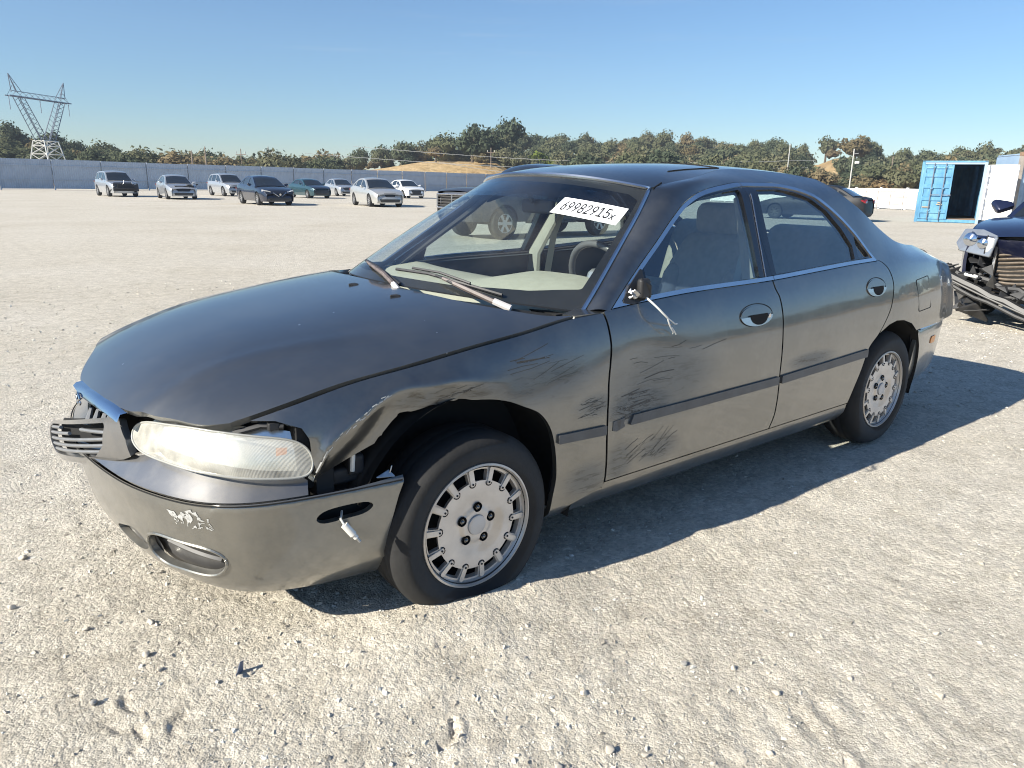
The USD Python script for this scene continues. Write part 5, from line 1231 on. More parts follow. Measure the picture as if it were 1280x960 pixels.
TREE_PROTO = {}
for nm, leaf, seeds in (('olive', 'leaf_olive', (1, 2, 3, 11)), ('dark', 'leaf_dark', (4, 5, 12)), ('green', 'leaf_green', (6,)), ('rust', 'leaf_rust', (7,)), ('dry', 'leaf_dry', (8,))):
    TREE_PROTO[nm] = []
    for s in seeds:
        TREE_PROTO[nm].append((crown_mesh(s, lobes=8 + 2 * (s % 4), flat=.6 + .1 * (s % 3)), trunk_mesh(s), leaf))
TREE_PROTO['tall'] = [(crown_mesh(31, 520, 8, top=True, size=(.22, .42)), trunk_mesh(31, .9), 'leaf_dark')]

HXS = np.array([-260, -100, 0, 60, 150, 200, 280, 340, 420, 470, 540, 575, 600, 640, 720, 850, 960, 1005, 1025, 1050, 1150, 1280, 1420, 1700])
TOPPX = np.array([74, 74, 74, 70, 58, 47, 33, 29, 36, 40, 42, 36, 50, 62, 66, 68, 62, 52, 54, 56, 60, 66, 66, 60])    # wooded skyline above the horizon, in pixels of the photograph
RIDGE = np.array([150, 150, 150, 150, 150, 155, 160, 160, 165, 170, 175, 180, 200, 215, 225, 235, 235, 230, 225, 225, 225, 225, 225, 225])
def az_px(x, y):
    v = np.stack([x - FOOT[0], y - FOOT[1]], -1); f, r_ = v @ fwdh, v @ rth
    return np.where(f > 1, 640 + 918.5 * r_ / np.maximum(f, 1) / 1.03, 9999.0), np.hypot(f, r_), f
def hill_h(x, y):
    """Height of the land beyond the fences."""
    px_, r_, f = az_px(x, y)
    inview = (px_ > -1200) & (px_ < 2600)
    pxc = np.clip(px_, -260, 1700)
    top = np.interp(pxc, HXS, TOPPX); rid = np.interp(pxc, HXS, RIDGE)
    hr = np.maximum(top * f / 918.5 * np.clip(rid / np.maximum(r_, 1), 0, 1) - 6.0, .4)
    hr = np.where(inview, hr, 9.0)
    start = np.interp(pxc, [0, 110, 180, 300, 440, 540, 630, 720, 800], [112, 112, 100, 106, 120, 130, 134, 100, 92])
    t = sstep(start, rid, r_)
    h = hr * t
    # bare dry-grass knoll behind the fence
    kn = np.interp(px_, [402, 425, 455, 490, 540, 580, 620, 670], [0, .9, 2.5, 3.5, 4.7, 5.3, 5.0, 0])
    h = h + kn * (1 + .25 * (meshkit.noise(np.stack([x / 6, y / 6, 0 * x], -1), 8) - .5)) * sstep(119, 142, r_) * (1 - .5 * sstep(150, 175, r_)) * inview
    h = h + 3.6 * np.exp(-((px_ - 1022) / 30) ** 4) * sstep(150, 185, r_) * inview
    return h + .5 * (meshkit.fbm(np.stack([x / 14, y / 14, 0 * x], -1), 3, 4) - .5) * t - .6 * (1 - sstep(start - 4, start + 4, r_))
hr_ = np.r_[np.geomspace(88, 250, 46), 270, 312]
ha = np.linspace(0, 2 * PI, 361)
HR, HA = np.meshgrid(hr_, ha, indexing='ij')
hx, hy = FOOT[0] + HR * np.cos(HA), FOOT[1] + HR * np.sin(HA)
hmz = hill_h(hx, hy)
hm = grid(np.stack([hx, hy, hmz], -1))
if hm.face_normals[:, 2].mean() < 0: hm.invert()
obj('hills', hm, 'dry_hill', smooth=True, kind='structure')

made = {}
rg = np.random.default_rng(77)
PLACES = [(110, 'by the transmission tower'), (190, 'above the leftmost silver SUV'), (250, 'above the crumpled silver sedan'), (305, 'above the half hidden silver SUV'), (370, 'above the navy sedan'), (440, 'above the teal sedan'), (575, 'above the dry knoll'), (640, 'behind the pickup'), (720, 'above the windshield header'), (800, 'above the sedan roof front'), (890, 'above the sedan roof middle'), (1000, 'above the sedan roof rear'), (1095, 'above the charcoal sedan'), (1142, 'left of the blue container'), (1225, 'above the blue container'), (99999, 'above the wrecked SUV')]
def plant(kind_, x, y, rad, hgt, label=None, group=True, name=None, z=None):
    """A tree with crown radius rad and overall height hgt."""
    lst = TREE_PROTO[kind_]; k = int(rg.integers(0, len(lst)))
    zz = float(hill_h(np.array(x), np.array(y))) if z is None else z
    pxv = float(az_px(np.array(x), np.array(y))[0]); zone = 0 if pxv < 575 else 1
    rv = math.hypot(x - FOOT[0], y - FOOT[1])
    place = next(t for lim, t in PLACES if pxv < lim)
    rowt = 'lowest row' if rv < 126 else 'middle of the slope' if rv < 168 else 'skyline'
    size_ = 'tall' if hgt > 5.6 else 'low' if hgt < 4.3 else 'middling'
    look = {'olive': 'olive green oak', 'dark': 'dark green oak', 'dry': 'straw coloured tree', 'rust': 'rust brown tree'}.get(kind_, 'tree')
    lab = label or f'{size_} {look} {place}, ' + ('on the ' if rowt != 'middle of the slope' else 'in the ') + rowt
    grp = None if label else ('trees behind the grey fence' if zone == 0 else 'trees on the wooded hill')
    key = f'{kind_}_{k}'; nm = name or ('shrub_tree' if kind_ in ('dry', 'rust') else 'conifer' if kind_ == 'tall' else 'oak_tree')
    sc_ = (rad, rad, hgt / (2.35 if kind_ == 'tall' else 1.62)); loc = (x, y, zz - .05); rz_ = rg.uniform(0, 2 * PI)
    if key not in made:
        cr, tr, leaf = lst[k]
        t = stage.CreateClassPrim('/TreeKinds_' + key)
        for part, m_, mt_ in (('trunk', tr, 'bark'), ('crown', cr, leaf)): usdkit.mesh(stage, f'/TreeKinds_{key}/{part}', m_, M[mt_], False)
        made[key] = t
    x_ = UsdGeom.Xform.Define(stage, path_for(None, nm)); p = x_.GetPrim()
    p.GetReferences().AddInternalReference(made[key].GetPath()); p.SetInstanceable(True)
    x_.AddTranslateOp().Set(Gf.Vec3d(*map(float, loc))); x_.AddRotateZOp().Set(math.degrees(rz_)); x_.AddScaleOp().Set(Gf.Vec3f(*map(float, sc_)))
    return tag(p, lab, 'tree', grp)
# named trees first
def pl(kind_, px_x, d_, rad, hgt, label): return plant(kind_, *at(d_, px_x), rad, hgt, label)
pl('green', 672, 141, 4.8, 7.4, 'bright green broad tree above the pickup roof')
pl('green', 652, 143, 3.4, 5.2, 'small bright green tree at the left foot of the broad bright green one')
pl('tall', 590, 172, 3.4, 10.4, 'tall dark conifer like tree left of the crown group above the pickup')
pl('dark', 622, 162, 5.4, 11.6, 'large dark round oak above the pickup windshield')
pl('dark', 606, 140, 4.8, 7.6, 'dark oak in front of the brown wooden pole behind the pickup')
pl('dark', 586, 138, 4.0, 6.4, 'dark oak at the right end of the bare dry grass knoll')
pl('dark', 500, 168, 3.9, 7.4, 'dark round oak on the skyline behind the dry knoll, middle of three')
pl('dark', 477, 168, 3.0, 6.0, 'dark oak on the skyline behind the dry knoll, left of three')
pl('dark', 543, 166, 4.4, 7.6, 'wide dark oak on the skyline behind the dry knoll, right of three')
pl('dry', 541, 136, 2.6, 2.9, 'grey green low bush on the right of the dry grass knoll')
pl('tall', 318, 150, 1.4, 6.6, 'small dark pointed conifer between the two crossarm poles')
pl('tall', 322, 152, 1.3, 7.0, 'taller of two small pointed conifers between the crossarm poles')
cand = []
for i in range(5200):
    d_ = rg.uniform(96, 236); px_x = rg.uniform(-150, 1400)
    x, y = at(d_ / 1.03, px_x); r_ = math.hypot(x - FOOT[0], y - FOOT[1])
    rid = np.interp(px_x, HXS, RIDGE); start = float(np.interp(px_x, [0, 300, 440, 540, 640, 720], [104, 110, 122, 132, 136, 100]))
    if r_ < start or r_ > rid + 5: continue
    if 415 < px_x < 590 and r_ < 160: continue                       # the bare knoll
    if 1000 < px_x < 1046 and 150 < r_ < 222: continue
    if 12 < px_x < 110 and r_ < 122: continue
    if abs(px_x - 672) < 26 and r_ < 148: continue
    if 575 <= px_x < 640 and r_ < 146: continue
    cand.append((x, y, r_, px_x, rid))
placed = []
for x, y, r_, px_x, rid in cand:
    sp = 4.4 + 1.2 * (px_x > 600) + .012 * max(r_ - 120, 0)
    if any((x - a) ** 2 + (y - b) ** 2 < sp * sp for a, b in placed): continue
    if len(placed) >= 285: break
    placed.append((x, y))
    u = rg.random()
    if px_x > 1088 and px_x < 1155 and r_ < 122: kind_ = 'rust' if u < .75 else 'dry'
    elif px_x > 1150 and r_ < 122: kind_ = 'dry' if u < .3 else 'olive'
    elif 200 < px_x < 430: kind_ = 'dry' if u < .30 else ('rust' if u < .42 else 'olive' if u < .8 else 'dark')
    else: kind_ = 'olive' if u < .64 else ('dark' if u < .95 else 'dry')
    if px_x < 160: kind_ = 'olive' if u < .55 else 'dark'
    rad = rg.uniform(2.4, 5.2); hgt = rg.uniform(4.0, 7.4) * (.75 + .25 * rad / 4)
    if px_x < 430: rad *= .92; hgt *= .80 if r_ < 125 else .85
    if r_ < 112: hgt *= .85
    if 985 < px_x < 1060 and r_ < 160: hgt *= .55
    plant(kind_, x, y, rad, hgt)
# undergrowth between the crowns, and the woods outside the view
def scatter(name, label, pts, scales, proto_keys, cat_):
    it = UsdGeom.PointInstancer.Define(stage, '/World/' + name); tag(it, label, cat_, kind='stuff')
    pp = []
    for k, key in enumerate(proto_keys):
        cr, tr, leaf = TREE_PROTO[key][0]
        pp.append(usdkit.mesh(stage, f'/World/{name}/bush' + (f'_{k:03d}' if k else ''), cr, M[leaf], False).GetPath())
    it.CreatePrototypesRel().SetTargets(pp)
    it.CreateProtoIndicesAttr(Vt.IntArray.FromNumpy((np.arange(len(pts)) % len(pp)).astype(np.int32)))
    it.CreatePositionsAttr(Vt.Vec3fArray.FromNumpy(np.array(pts, np.float32))); it.CreateScalesAttr(Vt.Vec3fArray.FromNumpy(np.array(scales, np.float32)))
    a_ = rg.uniform(0, 2 * PI, len(pts)); it.CreateOrientationsAttr(Vt.QuathArray([Gf.Quath(float(math.cos(t / 2)), 0, 0, float(math.sin(t / 2))) for t in a_]))
pts, scs = [], []
for i in range(2600):
    d_ = rg.uniform(100, 240); px_x = rg.uniform(-150, 1420); x, y = at(d_ / 1.03, px_x); r_ = math.hypot(x - FOOT[0], y - FOOT[1]); rid = np.interp(px_x, HXS, RIDGE)
    if r_ < float(np.interp(px_x, [0, 300, 440, 540, 640, 720], [112, 110, 122, 132, 136, 100])): continue
    if r_ > rid + 12 or (415 < px_x < 590 and r_ < 163) or (1000 < px_x < 1046 and 150 < r_ < 222): continue
    if len(pts) > 900: break
    pts.append((x, y, float(hill_h(np.array(x), np.array(y))) - .3)); s = rg.uniform(1.6, 3.3); scs.append((s, s, s * rg.uniform(.7, 1.1)))
scatter('undergrowth', 'low scrub filling the gaps under the trees', pts, scs, ['olive', 'dark', 'dry'], 'scrub')
pts, scs = [], []
for i in range(420):
    a_ = va + rg.uniform(.75, 2 * PI - .75); r_ = rg.uniform(118, 190); x, y = FOOT[0] + r_ * math.cos(a_), FOOT[1] + r_ * math.sin(a_)
    pts.append((x, y, float(hill_h(np.array(x), np.array(y))) - .3)); s = rg.uniform(3, 4.6); scs.append((s, s, s * rg.uniform(1.0, 1.4)))
scatter('far_woods', 'woods round the rest of the yard', pts, scs, ['olive', 'dark', 'dry'], 'woods')

# ---------------------------------------------------------------- the other cars in the yard
plain('silver_paint', (.40, .415, .43), .32, metal=.5, var=.04, coat=.8)
plain('white_paint', (.70, .70, .69), .30, var=.03, coat=.8)
plain('pearl_silver', (.46, .46, .44), .34, metal=.45, var=.04, coat=.8)
plain('navy_paint', (.012, .015, .030), .25, metal=.2, var=.1, coat=1)
plain('teal_paint', (.020, .060, .075), .3, metal=.3, var=.15, coat=.8)
plain('black_paint', (.012, .013, .017), .3, var=.15, coat=.8)
plain('faded_black', (.014, .015, .018), .5, var=.2, spec=.25)
plain('dusty_black', (.035, .036, .040), .45, var=.3, coat=.4)
plain('wreck_blue', (.012, .016, .045), .28, metal=.3, var=.2, coat=.9)
plain('car_glass', (.015, .018, .020), .06, var=.2, coat=.5)
plain('lamp_clear', (.55, .57, .60), .12, metal=.5, var=.2, coat=1)
plain('wheel_silver', (.42, .42, .42), .4, metal=.7)
plain('wheel_dark', (.05, .05, .05), .5, metal=.3)
plain('lamp_grey', (.20, .22, .25), .15, metal=.2, var=.15, scale=8, coat=1)
plain('plate_white', (.7, .7, .68), .5)

def make_wheel(parent, cx, cy, side, R, rim_mat, spokes=7, w=.21):
    wp = UsdGeom.Xform.Define(stage, path_for(parent, 'wheel')); wp.AddTranslateOp().Set(Gf.Vec3d(cx, cy, R)); wp = wp.GetPrim()
    f = (lambda m: m) if side > 0 else flip_y
    rr_ = R * .66
    obj('tyre', f(revolve([(rr_ * .9, 0), (rr_ + .01, .006), (R - .02, .002), (R, -.03), (R, -w + .03), (R - .02, -w), (rr_, -w)], 28)), 'tyre', wp, 50)
    d = Point(0, 0).buffer(rr_, 24)
    for k in range(spokes):
        a = 2 * PI * (k + .5) / spokes; hw = PI / spokes * .62
        d = d.difference(Polygon([(r_ * math.cos(a + s_), r_ * math.sin(a + s_)) for r_, s_ in ((rr_ * .32, -hw * .5), (rr_ * .86, -hw), (rr_ * .86, hw), (rr_ * .32, hw * .5))]))
    rm = obj('rim', f(panel(d, lambda uv: np.stack([uv[:, 0], -.012 + .012 * (np.hypot(uv[:, 0], uv[:, 1]) / rr_) ** 2, uv[:, 1]], -1), rr_ * .35, (0, 1, 0), .02)), rim_mat, wp)
    obj('hub_back', f(revolve([(rr_, -.03), (.01, -.06)], 20)), 'slot_dark', rm)

def build_car(name, label, S, loc, head, paint, cat_='car', group=None, rim='wheel_silver', extra=None, wheels=True):
    """A whole car from its side outline. Frame: x forward from the middle, y left, z up.
    S: L, W, wb, R (tyre), zs [(x, z)] bonnet-belt-boot line, gh [(x, z)] glasshouse outline from cowl over the roof to the boot, posts [x...] between side windows."""
    c = thing(name, label, cat_, loc, head, group)
    L, W, wb, R = S['L'], S['W'], S['wb'], S['R']; xf, xr = L / 2, -L / 2
    xo = S.get('xo', .05)                                   # wheelbase middle ahead of the body's middle
    zs = pch(*zip(*sorted(S['zs']))); hw = W / 2; clr = S.get('clr', .20)
    plan = pch([xr, xr + .18, xr + .7, 0, xf - .8, xf - .30, xf], [.84, .93, .99, 1, .99, .92, .78])
    def yw(x, z):
        x, z = np.asarray(x, float), np.asarray(z, float); t = np.clip((z - clr) / (zs(x) - clr), 0, 1.05)
        return hw * plan(x) * (1 - .07 * (1 - t) ** 3 - .085 * np.clip((t - .55) / .45, 0, 1.1) ** 2.4)
    xa = [xo + wb / 2, xo - wb / 2]
    low = [(xf - .06, clr + .05)]
    arch = Polygon([(xf - .03, clr + .12), (xf - .10, clr), (xr + .10, clr + .02), (xr + .03, clr + .14)] + [(x, float(zs(x)) - .015) for x in np.linspace(xr + .03, xf - .03, 30)])
    for x_ in xa: arch = arch.difference(Point(x_, R).buffer(R + .055, 16)).difference(sbox(x_ - R - .02, 0, x_ + R + .02, R * .9))
    bl = [q for q in np.linspace(xr + .03, xf - .03, 30)]
    for sy in (1, -1):
        obj('body_side', panel(arch, lambda uv, s_=sy: np.stack([uv[:, 0], s_ * yw(uv[:, 0], uv[:, 1]), uv[:, 1]], -1), .11, (0, sy, 0), .03), paint, c, 50)
        obj('arch_liner', bx(wb + 2.2 * R, .5, .42, (xo, sy * (hw - .36), clr + .22)), 'void', c)
    # bonnet, scuttle and boot as one skin
    xs = np.r_[np.linspace(xf - .03, xr + .03, 36)]
    u = np.linspace(-1, 1, 13)
    top = np.stack([np.broadcast_to(xs[:, None], (36, 13)), u[None] * (yw(xs, zs(xs)) - .0)[:, None], (zs(xs) - .015)[:, None] + .045 * (1 - u[None] ** 2) * S.get('crown', 1)], -1)
    gx0, gx1 = S['gh'][0][0], S['gh'][-1][0]
    for nm, a, b in (('bonnet', gx0 - .10, xf), ('boot_lid', xr, gx1 + .15)):
        k = (xs >= a) & (xs <= b); m = grid(top[k])
        if m.face_normals[:, 2].mean() < 0: m.invert()
        if k.sum() > 1: obj(nm, m, S.get('bonnet_paint', paint) if nm == 'bonnet' else paint, c, 60)
    # ends
    for s, x_ in ((1, xf), (-1, xr)):
        zt = float(zs(x_ - s * .03)); zz = np.r_[np.linspace(clr, zt - .015, 9)]
        t = (zz - clr) / (zt - clr); prof = np.array(S.get('nose', (.06, .02, .0, .0, .01, .025, .05, .09, .15))) if s > 0 else np.array((.06, .02, 0, .0, .01, .02, .03, .04, .06))
        yy = np.linspace(-1, 1, 15); P = []
        for z_, p_ in zip(zz, prof):
            wy = float(yw(x_ - s * .03, z_)); P.append(np.c_[x_ - s * (p_ * .6 + .03 * abs(yy) ** 0 * 0 + (.22 if s > 0 else .12) * np.abs(yy) ** 3.2 * .6), yy * wy, np.full(15, z_)])
        m = grid(np.array(P))
        if (m.face_normals[:, 0].mean() > 0) != (s > 0): m.invert()
        obj('front_bumper' if s > 0 else 'rear_bumper', m, paint, c, 60)
    obj('underbody', bx(L - .5, W - .3, .12, (0, 0, clr + .08)), 'void', c)
    # glasshouse
    gh = np.array(S['gh'], float); zb = min(gh[0, 1], gh[-1, 1]); lean_ = S.get('lean', .42)
    def yg(x, z): return np.minimum(yw(np.clip(x, xr + .3, xf - .3), np.clip(zs(x), 0, z)) - .02, 9) - lean_ * np.maximum(np.asarray(z) - zs(x), 0) - .25 * np.maximum(np.asarray(z) - gh[:, 1].max() + .1, 0)
    outl = smooth_line(gh, 60)
    sidep_ = Polygon(list(outl) + [(x, float(zs(x)) - .03) for x in np.linspace(gh[-1, 0], gh[0, 0], 12)]).buffer(0)
    win = sidep_.buffer(-.075).intersection(sbox(-9, zb + .015, 9, 9))
    for x_ in S['posts']: win = win.difference(sbox(x_ - .035, 0, x_ + .035, 9))
    if S.get('blank'): win = win.intersection(sbox(S['blank'], 0, 9, 9))
    wins = [g for g in getattr(win, 'geoms', [win]) if g.area > .02]
    for sy in (1, -1):
        fm = lambda uv, s_=sy: np.stack([uv[:, 0], s_ * yg(uv[:, 0], uv[:, 1]), uv[:, 1]], -1)
        obj('cabin_side', panel(sidep_.difference(win), fm, .10, (0, sy, 0), .03), S.get('cabin_paint', paint), c, 50)
        for g in wins: obj('side_window', panel(g.buffer(.012), fm, .14, (0, sy, 0), 0, proud=-.012), 'car_glass', c)
        obj('mirror', cat(hull([(gh[0, 0] - .42, sy * (hw + .02), float(zs(gh[0, 0])) + .10), (gh[0, 0] - .40, sy * (hw + .16), float(zs(gh[0, 0])) + .12), (gh[0, 0] - .36, sy * (hw + .10), float(zs(gh[0, 0])) + .06)], .05, 6)), S.get('mirror_paint', paint), c)
    ylim = yg(outl[:, 0], outl[:, 1]); v = np.linspace(-1, 1, 11)
    P = np.stack([np.broadcast_to(outl[:, :1], (60, 11)), ylim[:, None] * v[None], np.broadcast_to(outl[:, 1:], (60, 11)) + .0], -1).copy()
    tang = np.gradient(outl, axis=0); nrm = np.c_[-tang[:, 1], tang[:, 0]]; nrm /= np.linalg.norm(nrm, axis=1, keepdims=True)
    if nrm[30, 1] < 0: nrm = -nrm
    bul = .05 * (1 - v[None] ** 2)
    P[..., 0] += nrm[:, :1] * bul; P[..., 2] += nrm[:, 1:] * bul
    steep = np.abs(tang[:, 1]) / (np.abs(tang[:, 0]) + 1e-9)
    i_f = S.get('ws', next(i for i in range(60) if outl[i, 1] > gh[:, 1].max() - .11)); i_b = S.get('bl', next(i for i in range(59, 0, -1) if outl[i, 1] > gh[:, 1].max() - .13))
    def sheet(Q, nm, mt, par=c, outn=None):
        m = grid(Q)
        if m.face_normals[:, 2].mean() < 0: m.invert()
        return obj(nm, m, mt, par, 60)
    sheet(P[i_f - 1:i_b + 2], 'roof', S.get('cabin_paint', paint))
    def inset(Q, d, e):                       # glass within its frame
        s_ = np.linspace(e, 1 - e, 9); n_ = np.linspace(e * .6, 1 - e * .6, 9)
        a = np.linspace(0, 1, Q.shape[0]); b = np.linspace(0, 1, Q.shape[1])
        from scipy.interpolate import RegularGridInterpolator as RGI
        gA, gB = np.meshgrid(n_, s_, indexing='ij'); R_ = RGI((a, b), Q)(np.stack([gA, gB], -1)); return R_
    for nm, Q in (('windshield', P[:i_f + 1]), ('rear_window', P[i_b:])):
        if Q.shape[0] < 3: continue
        sheet(Q, nm + '_frame', S.get('cabin_paint', paint))
        g_ = inset(Q, 0, .045); nn = np.cross(g_[-1, 0] - g_[0, 0], g_[0, -1] - g_[0, 0]); nn /= np.linalg.norm(nn); nn = nn if nn[2] > 0 else -nn
        sheet(g_ + nn * .008, nm, 'car_glass')
    # lamps, grille, plate
    zf = float(zs(xf - .05))
    def fx(y, z):
        """Nose surface at (y, z)."""
        zt = float(zs(xf - .03)); t = np.clip((z - clr) / (zt - clr), 0, 1); pr = np.interp(t, np.linspace(0, 1, 9), np.array(S.get('nose', (.06, .02, .0, .0, .01, .025, .05, .09, .15))))
        wy = np.maximum(yw(xf - .03, z), .1); return xf - (pr * .6 + .132 * np.abs(y / wy) ** 3.2)
    if S.get('lamps', True):
        for sy in (1, -1):
            (y0, z0), (y1, z1), (y2, z2) = S.get('lamp', ((.46, .60), (.80, .72), (.70, .58)))
            pl_ = Polygon([(y0, z0), (y0 + .03, z0 + .09), (y1 * 1.0, z1 + .03), (y1, z1 - .04), (y2, z2)]).buffer(.012)
            obj('headlight', panel(pl_, lambda uv, s_=sy: np.stack([fx(uv[:, 0], uv[:, 1]) + .012, s_ * uv[:, 0], uv[:, 1]], -1), .06, (1, 0, 0), .03), 'lamp_clear', c)
        gw, g0, g1 = S.get('grille', (.40, .52, .66))
        gp = Polygon([(-gw, g1), (gw, g1), (gw * .8, g0), (-gw * .8, g0)]).buffer(.02)
        gr_ = obj('grille', panel(gp, lambda uv: np.stack([fx(uv[:, 0], uv[:, 1]) + .010, uv[:, 0], uv[:, 1]], -1), .08, (1, 0, 0), .02), S.get('grille_mat', 'black_trim'), c)
        if S.get('chrome_v'):
            for sy in (1, -1): obj('grille_bar', tube([(float(fx(0.05, g0)) + .03, sy * .06, g0 + .0), (float(fx(gw, g1)) + .03, sy * gw, g1 + .04)], .022, 6), 'chrome', gr_)
            obj('emblem', moved(trimesh.creation.cylinder(.055, .02, 16), (float(fx(0, g0)) + .03, 0, g0 + .10), ry=PI / 2), 'chrome', gr_)
        ip_ = Polygon([(-.55, clr + .20), (.55, clr + .20), (.50, clr + .07), (-.50, clr + .07)]).buffer(.015)
        obj('lower_intake', panel(ip_, lambda uv: np.stack([fx(uv[:, 0], uv[:, 1]) + .009, uv[:, 0], uv[:, 1]], -1), .08, (1, 0, 0), .02), 'black_trim', c)
    for sy in (1, -1):
        zq = float(zs(xr + .1)) - .10
        obj('tail_light', hull([(xr + .02, sy * .52, zq - .06), (xr + .02, sy * (hw - .13), zq - .06), (xr + .16, sy * (hw - .07), zq + .02), (xr + .02, sy * .55, zq + .04)], .03, 6), 'tail_red', c)
    if wheels:
        for x_ in xa:
            for sy in (1, -1): make_wheel(c, x_, sy * (hw - .015), sy, R, rim, S.get('spokes', 7))
    if extra: extra(c, fx, yw, zs)
    return c

SEDAN = dict(L=4.75, W=1.80, wb=2.72, R=.325, zs=[(-2.38, .86), (-2.2, 1.00), (-1.6, 1.02), (-.5, .97), (.9, .94), (1.5, .90), (2.0, .80), (2.3, .68), (2.38, .60)],
             gh=[(1.05, .93), (.62, 1.14), (.18, 1.36), (-.1, 1.44), (-.5, 1.465), (-.95, 1.44), (-1.30, 1.32), (-1.62, 1.15), (-1.85, 1.02)], posts=[-.30, -1.18], lamp=((.46, .60), (.80, .70), (.68, .57)))
SUV = dict(L=4.65, W=1.86, wb=2.72, R=.36, clr=.24, zs=[(-2.32, .95), (-2.2, 1.08), (-1.0, 1.07), (.7, 1.04), (1.2, 1.02), (1.8, .95), (2.15, .82), (2.32, .70)],
           gh=[(1.12, 1.03), (.80, 1.22), (.40, 1.48), (.15, 1.60), (-.3, 1.66), (-1.1, 1.66), (-1.75, 1.60), (-2.05, 1.36), (-2.18, 1.09)], posts=[-.30, -1.25], lamp=((.50, .74), (.84, .86), (.74, .70)), grille=(.42, .62, .80), lean=.30, bl=50)
OLDER = dict(SEDAN, L=4.6, W=1.72, R=.30, gh=[(.95, .92), (.55, 1.13), (.18, 1.31), (-.1, 1.365), (-.5, 1.38), (-.9, 1.36), (-1.22, 1.25), (-1.55, 1.08), (-1.72, 1.0)])

H2R = math.radians
def broken_front(c, fx, yw, zs):
    """Nose torn off: dark core, rails and rags of plastic."""
    r = np.random.default_rng(5)
    obj('crushed_core', hull([(x, y, z) for x, y, z in ((2.28, -.72, .42), (2.30, .78, .42), (2.22, -.70, .82), (2.26, .76, .84), (2.0, -.6, .9), (2.0, .6, .92))], .05, 6), 'black_trim', c)
    obj('crash_beam', tube([(2.36, -.7, .55), (2.46, 0, .55), (2.36, .7, .55)], .055, 6), 'engine_plastic', c)
    for k in range(9):
        q = np.array([2.32, r.uniform(-.85, .85), r.uniform(.32, .95)]); obj('torn_piece', hull([q + r.normal(0, .10, 3) * [.6, 1, 1] for _ in range(4)], .015, 6), 'engine_plastic' if k % 3 else 'bare_metal', c)
    obj('radiator', bx(.05, 1.0, .40, (2.36, 0, .64)), 'slot_dark', c)
def crumpled_bonnet(c, fx, yw, zs):
    r = np.random.default_rng(15)
    obj('open_gap', hull([(2.06, -.45, .80), (2.12, .62, .80), (2.22, -.4, .66), (2.22, .6, .64)], .04, 6), 'black_trim', c)
    obj('bent_bonnet_edge', hull([(1.5, .3, .93), (2.08, .25, .90), (2.02, .70, .96), (1.6, .75, .93)], .015, 6), 'silver_paint', c)
    for k in range(5):
        q = np.array([2.12, .45 + .1 * k, .80 + r.uniform(-.08, .12)]); obj('torn_piece', hull([q + r.normal(0, .06, 3) for _ in range(4)], .01, 6), 'silver_paint' if k % 2 else 'engine_plastic', c)

def ctr(px_wheel, head, wb, W, xo=.05):
    """Body middle from the foot of the visible (right hand) front wheel."""
    h = np.array([math.cos(head), math.sin(head)]); l = np.array([-h[1], h[0]])
    p = np.array(px_wheel) - h * (xo + wb / 2) + l * (W / 2 - .1); return (*p, 0)
build_car('parked_suv', 'silver SUV with a smashed black front end, leftmost of the parked cars', dict(SUV, lamps=False), ctr((-9.15, -54.5), H2R(93), 2.72, 1.86), H2R(93), 'silver_paint', extra=broken_front)
build_car('parked_sedan', 'silver sedan with a crumpled hood in front of the grey fence', dict(SEDAN, bonnet_paint='silver_paint'), ctr((-11.2, -47.9), H2R(86), 2.72, 1.80), H2R(86), 'silver_paint', extra=crumpled_bonnet)
build_car('parked_suv', 'undamaged silver SUV partly hidden behind the dark navy sedan', SUV, ctr((-17.6, -57.2), H2R(92), 2.72, 1.86), H2R(92), 'silver_paint')
build_car('parked_sedan', 'dark navy sedan with a chrome grille chevron, nearest of the left row', dict(SEDAN, L=4.86, chrome_v=True, grille=(.34, .46, .62), bonnet_paint='black_paint', lamp=((.44, .62), (.82, .76), (.74, .60))), ctr((-12.85, -36.6), H2R(88), 2.72, 1.80), H2R(88), 'navy_paint', rim='wheel_silver')
build_car('parked_sedan', 'older dark teal sedan with a black front behind the navy sedan', dict(OLDER, bonnet_paint='black_paint', grille=(.75, .40, .60), lamp=((.52, .60), (.78, .66), (.70, .58))), ctr((-21.9, -51.4), H2R(91), 2.62, 1.72), H2R(91), 'teal_paint')
build_car('parked_sedan', 'small silver sedan behind the dark teal sedan', dict(SEDAN, L=4.5), ctr((-28.2, -59.8), H2R(83), 2.72, 1.80), H2R(83), 'silver_paint')
build_car('parked_sedan', 'champagne silver sedan with a black grille and plate, beside the white sedan', dict(SEDAN, grille=(.30, .56, .70), bonnet_paint='pearl_silver'), ctr((-17.75, -33.65), H2R(80), 2.72, 1.80), H2R(80), 'pearl_silver')
build_car('parked_sedan', 'white sedan with a dark grille behind the champagne silver sedan', dict(SEDAN, L=4.6, grille=(.42, .40, .64)), ctr((-30.6, -52.3), H2R(82), 2.72, 1.80), H2R(82), 'white_paint')
build_car('parked_sedan', 'dark charcoal sedan seen from the side, left of the blue container', dict(SEDAN), (-30.4, -15.7, 0), H2R(-78), 'faded_black', rim='wheel_dark')

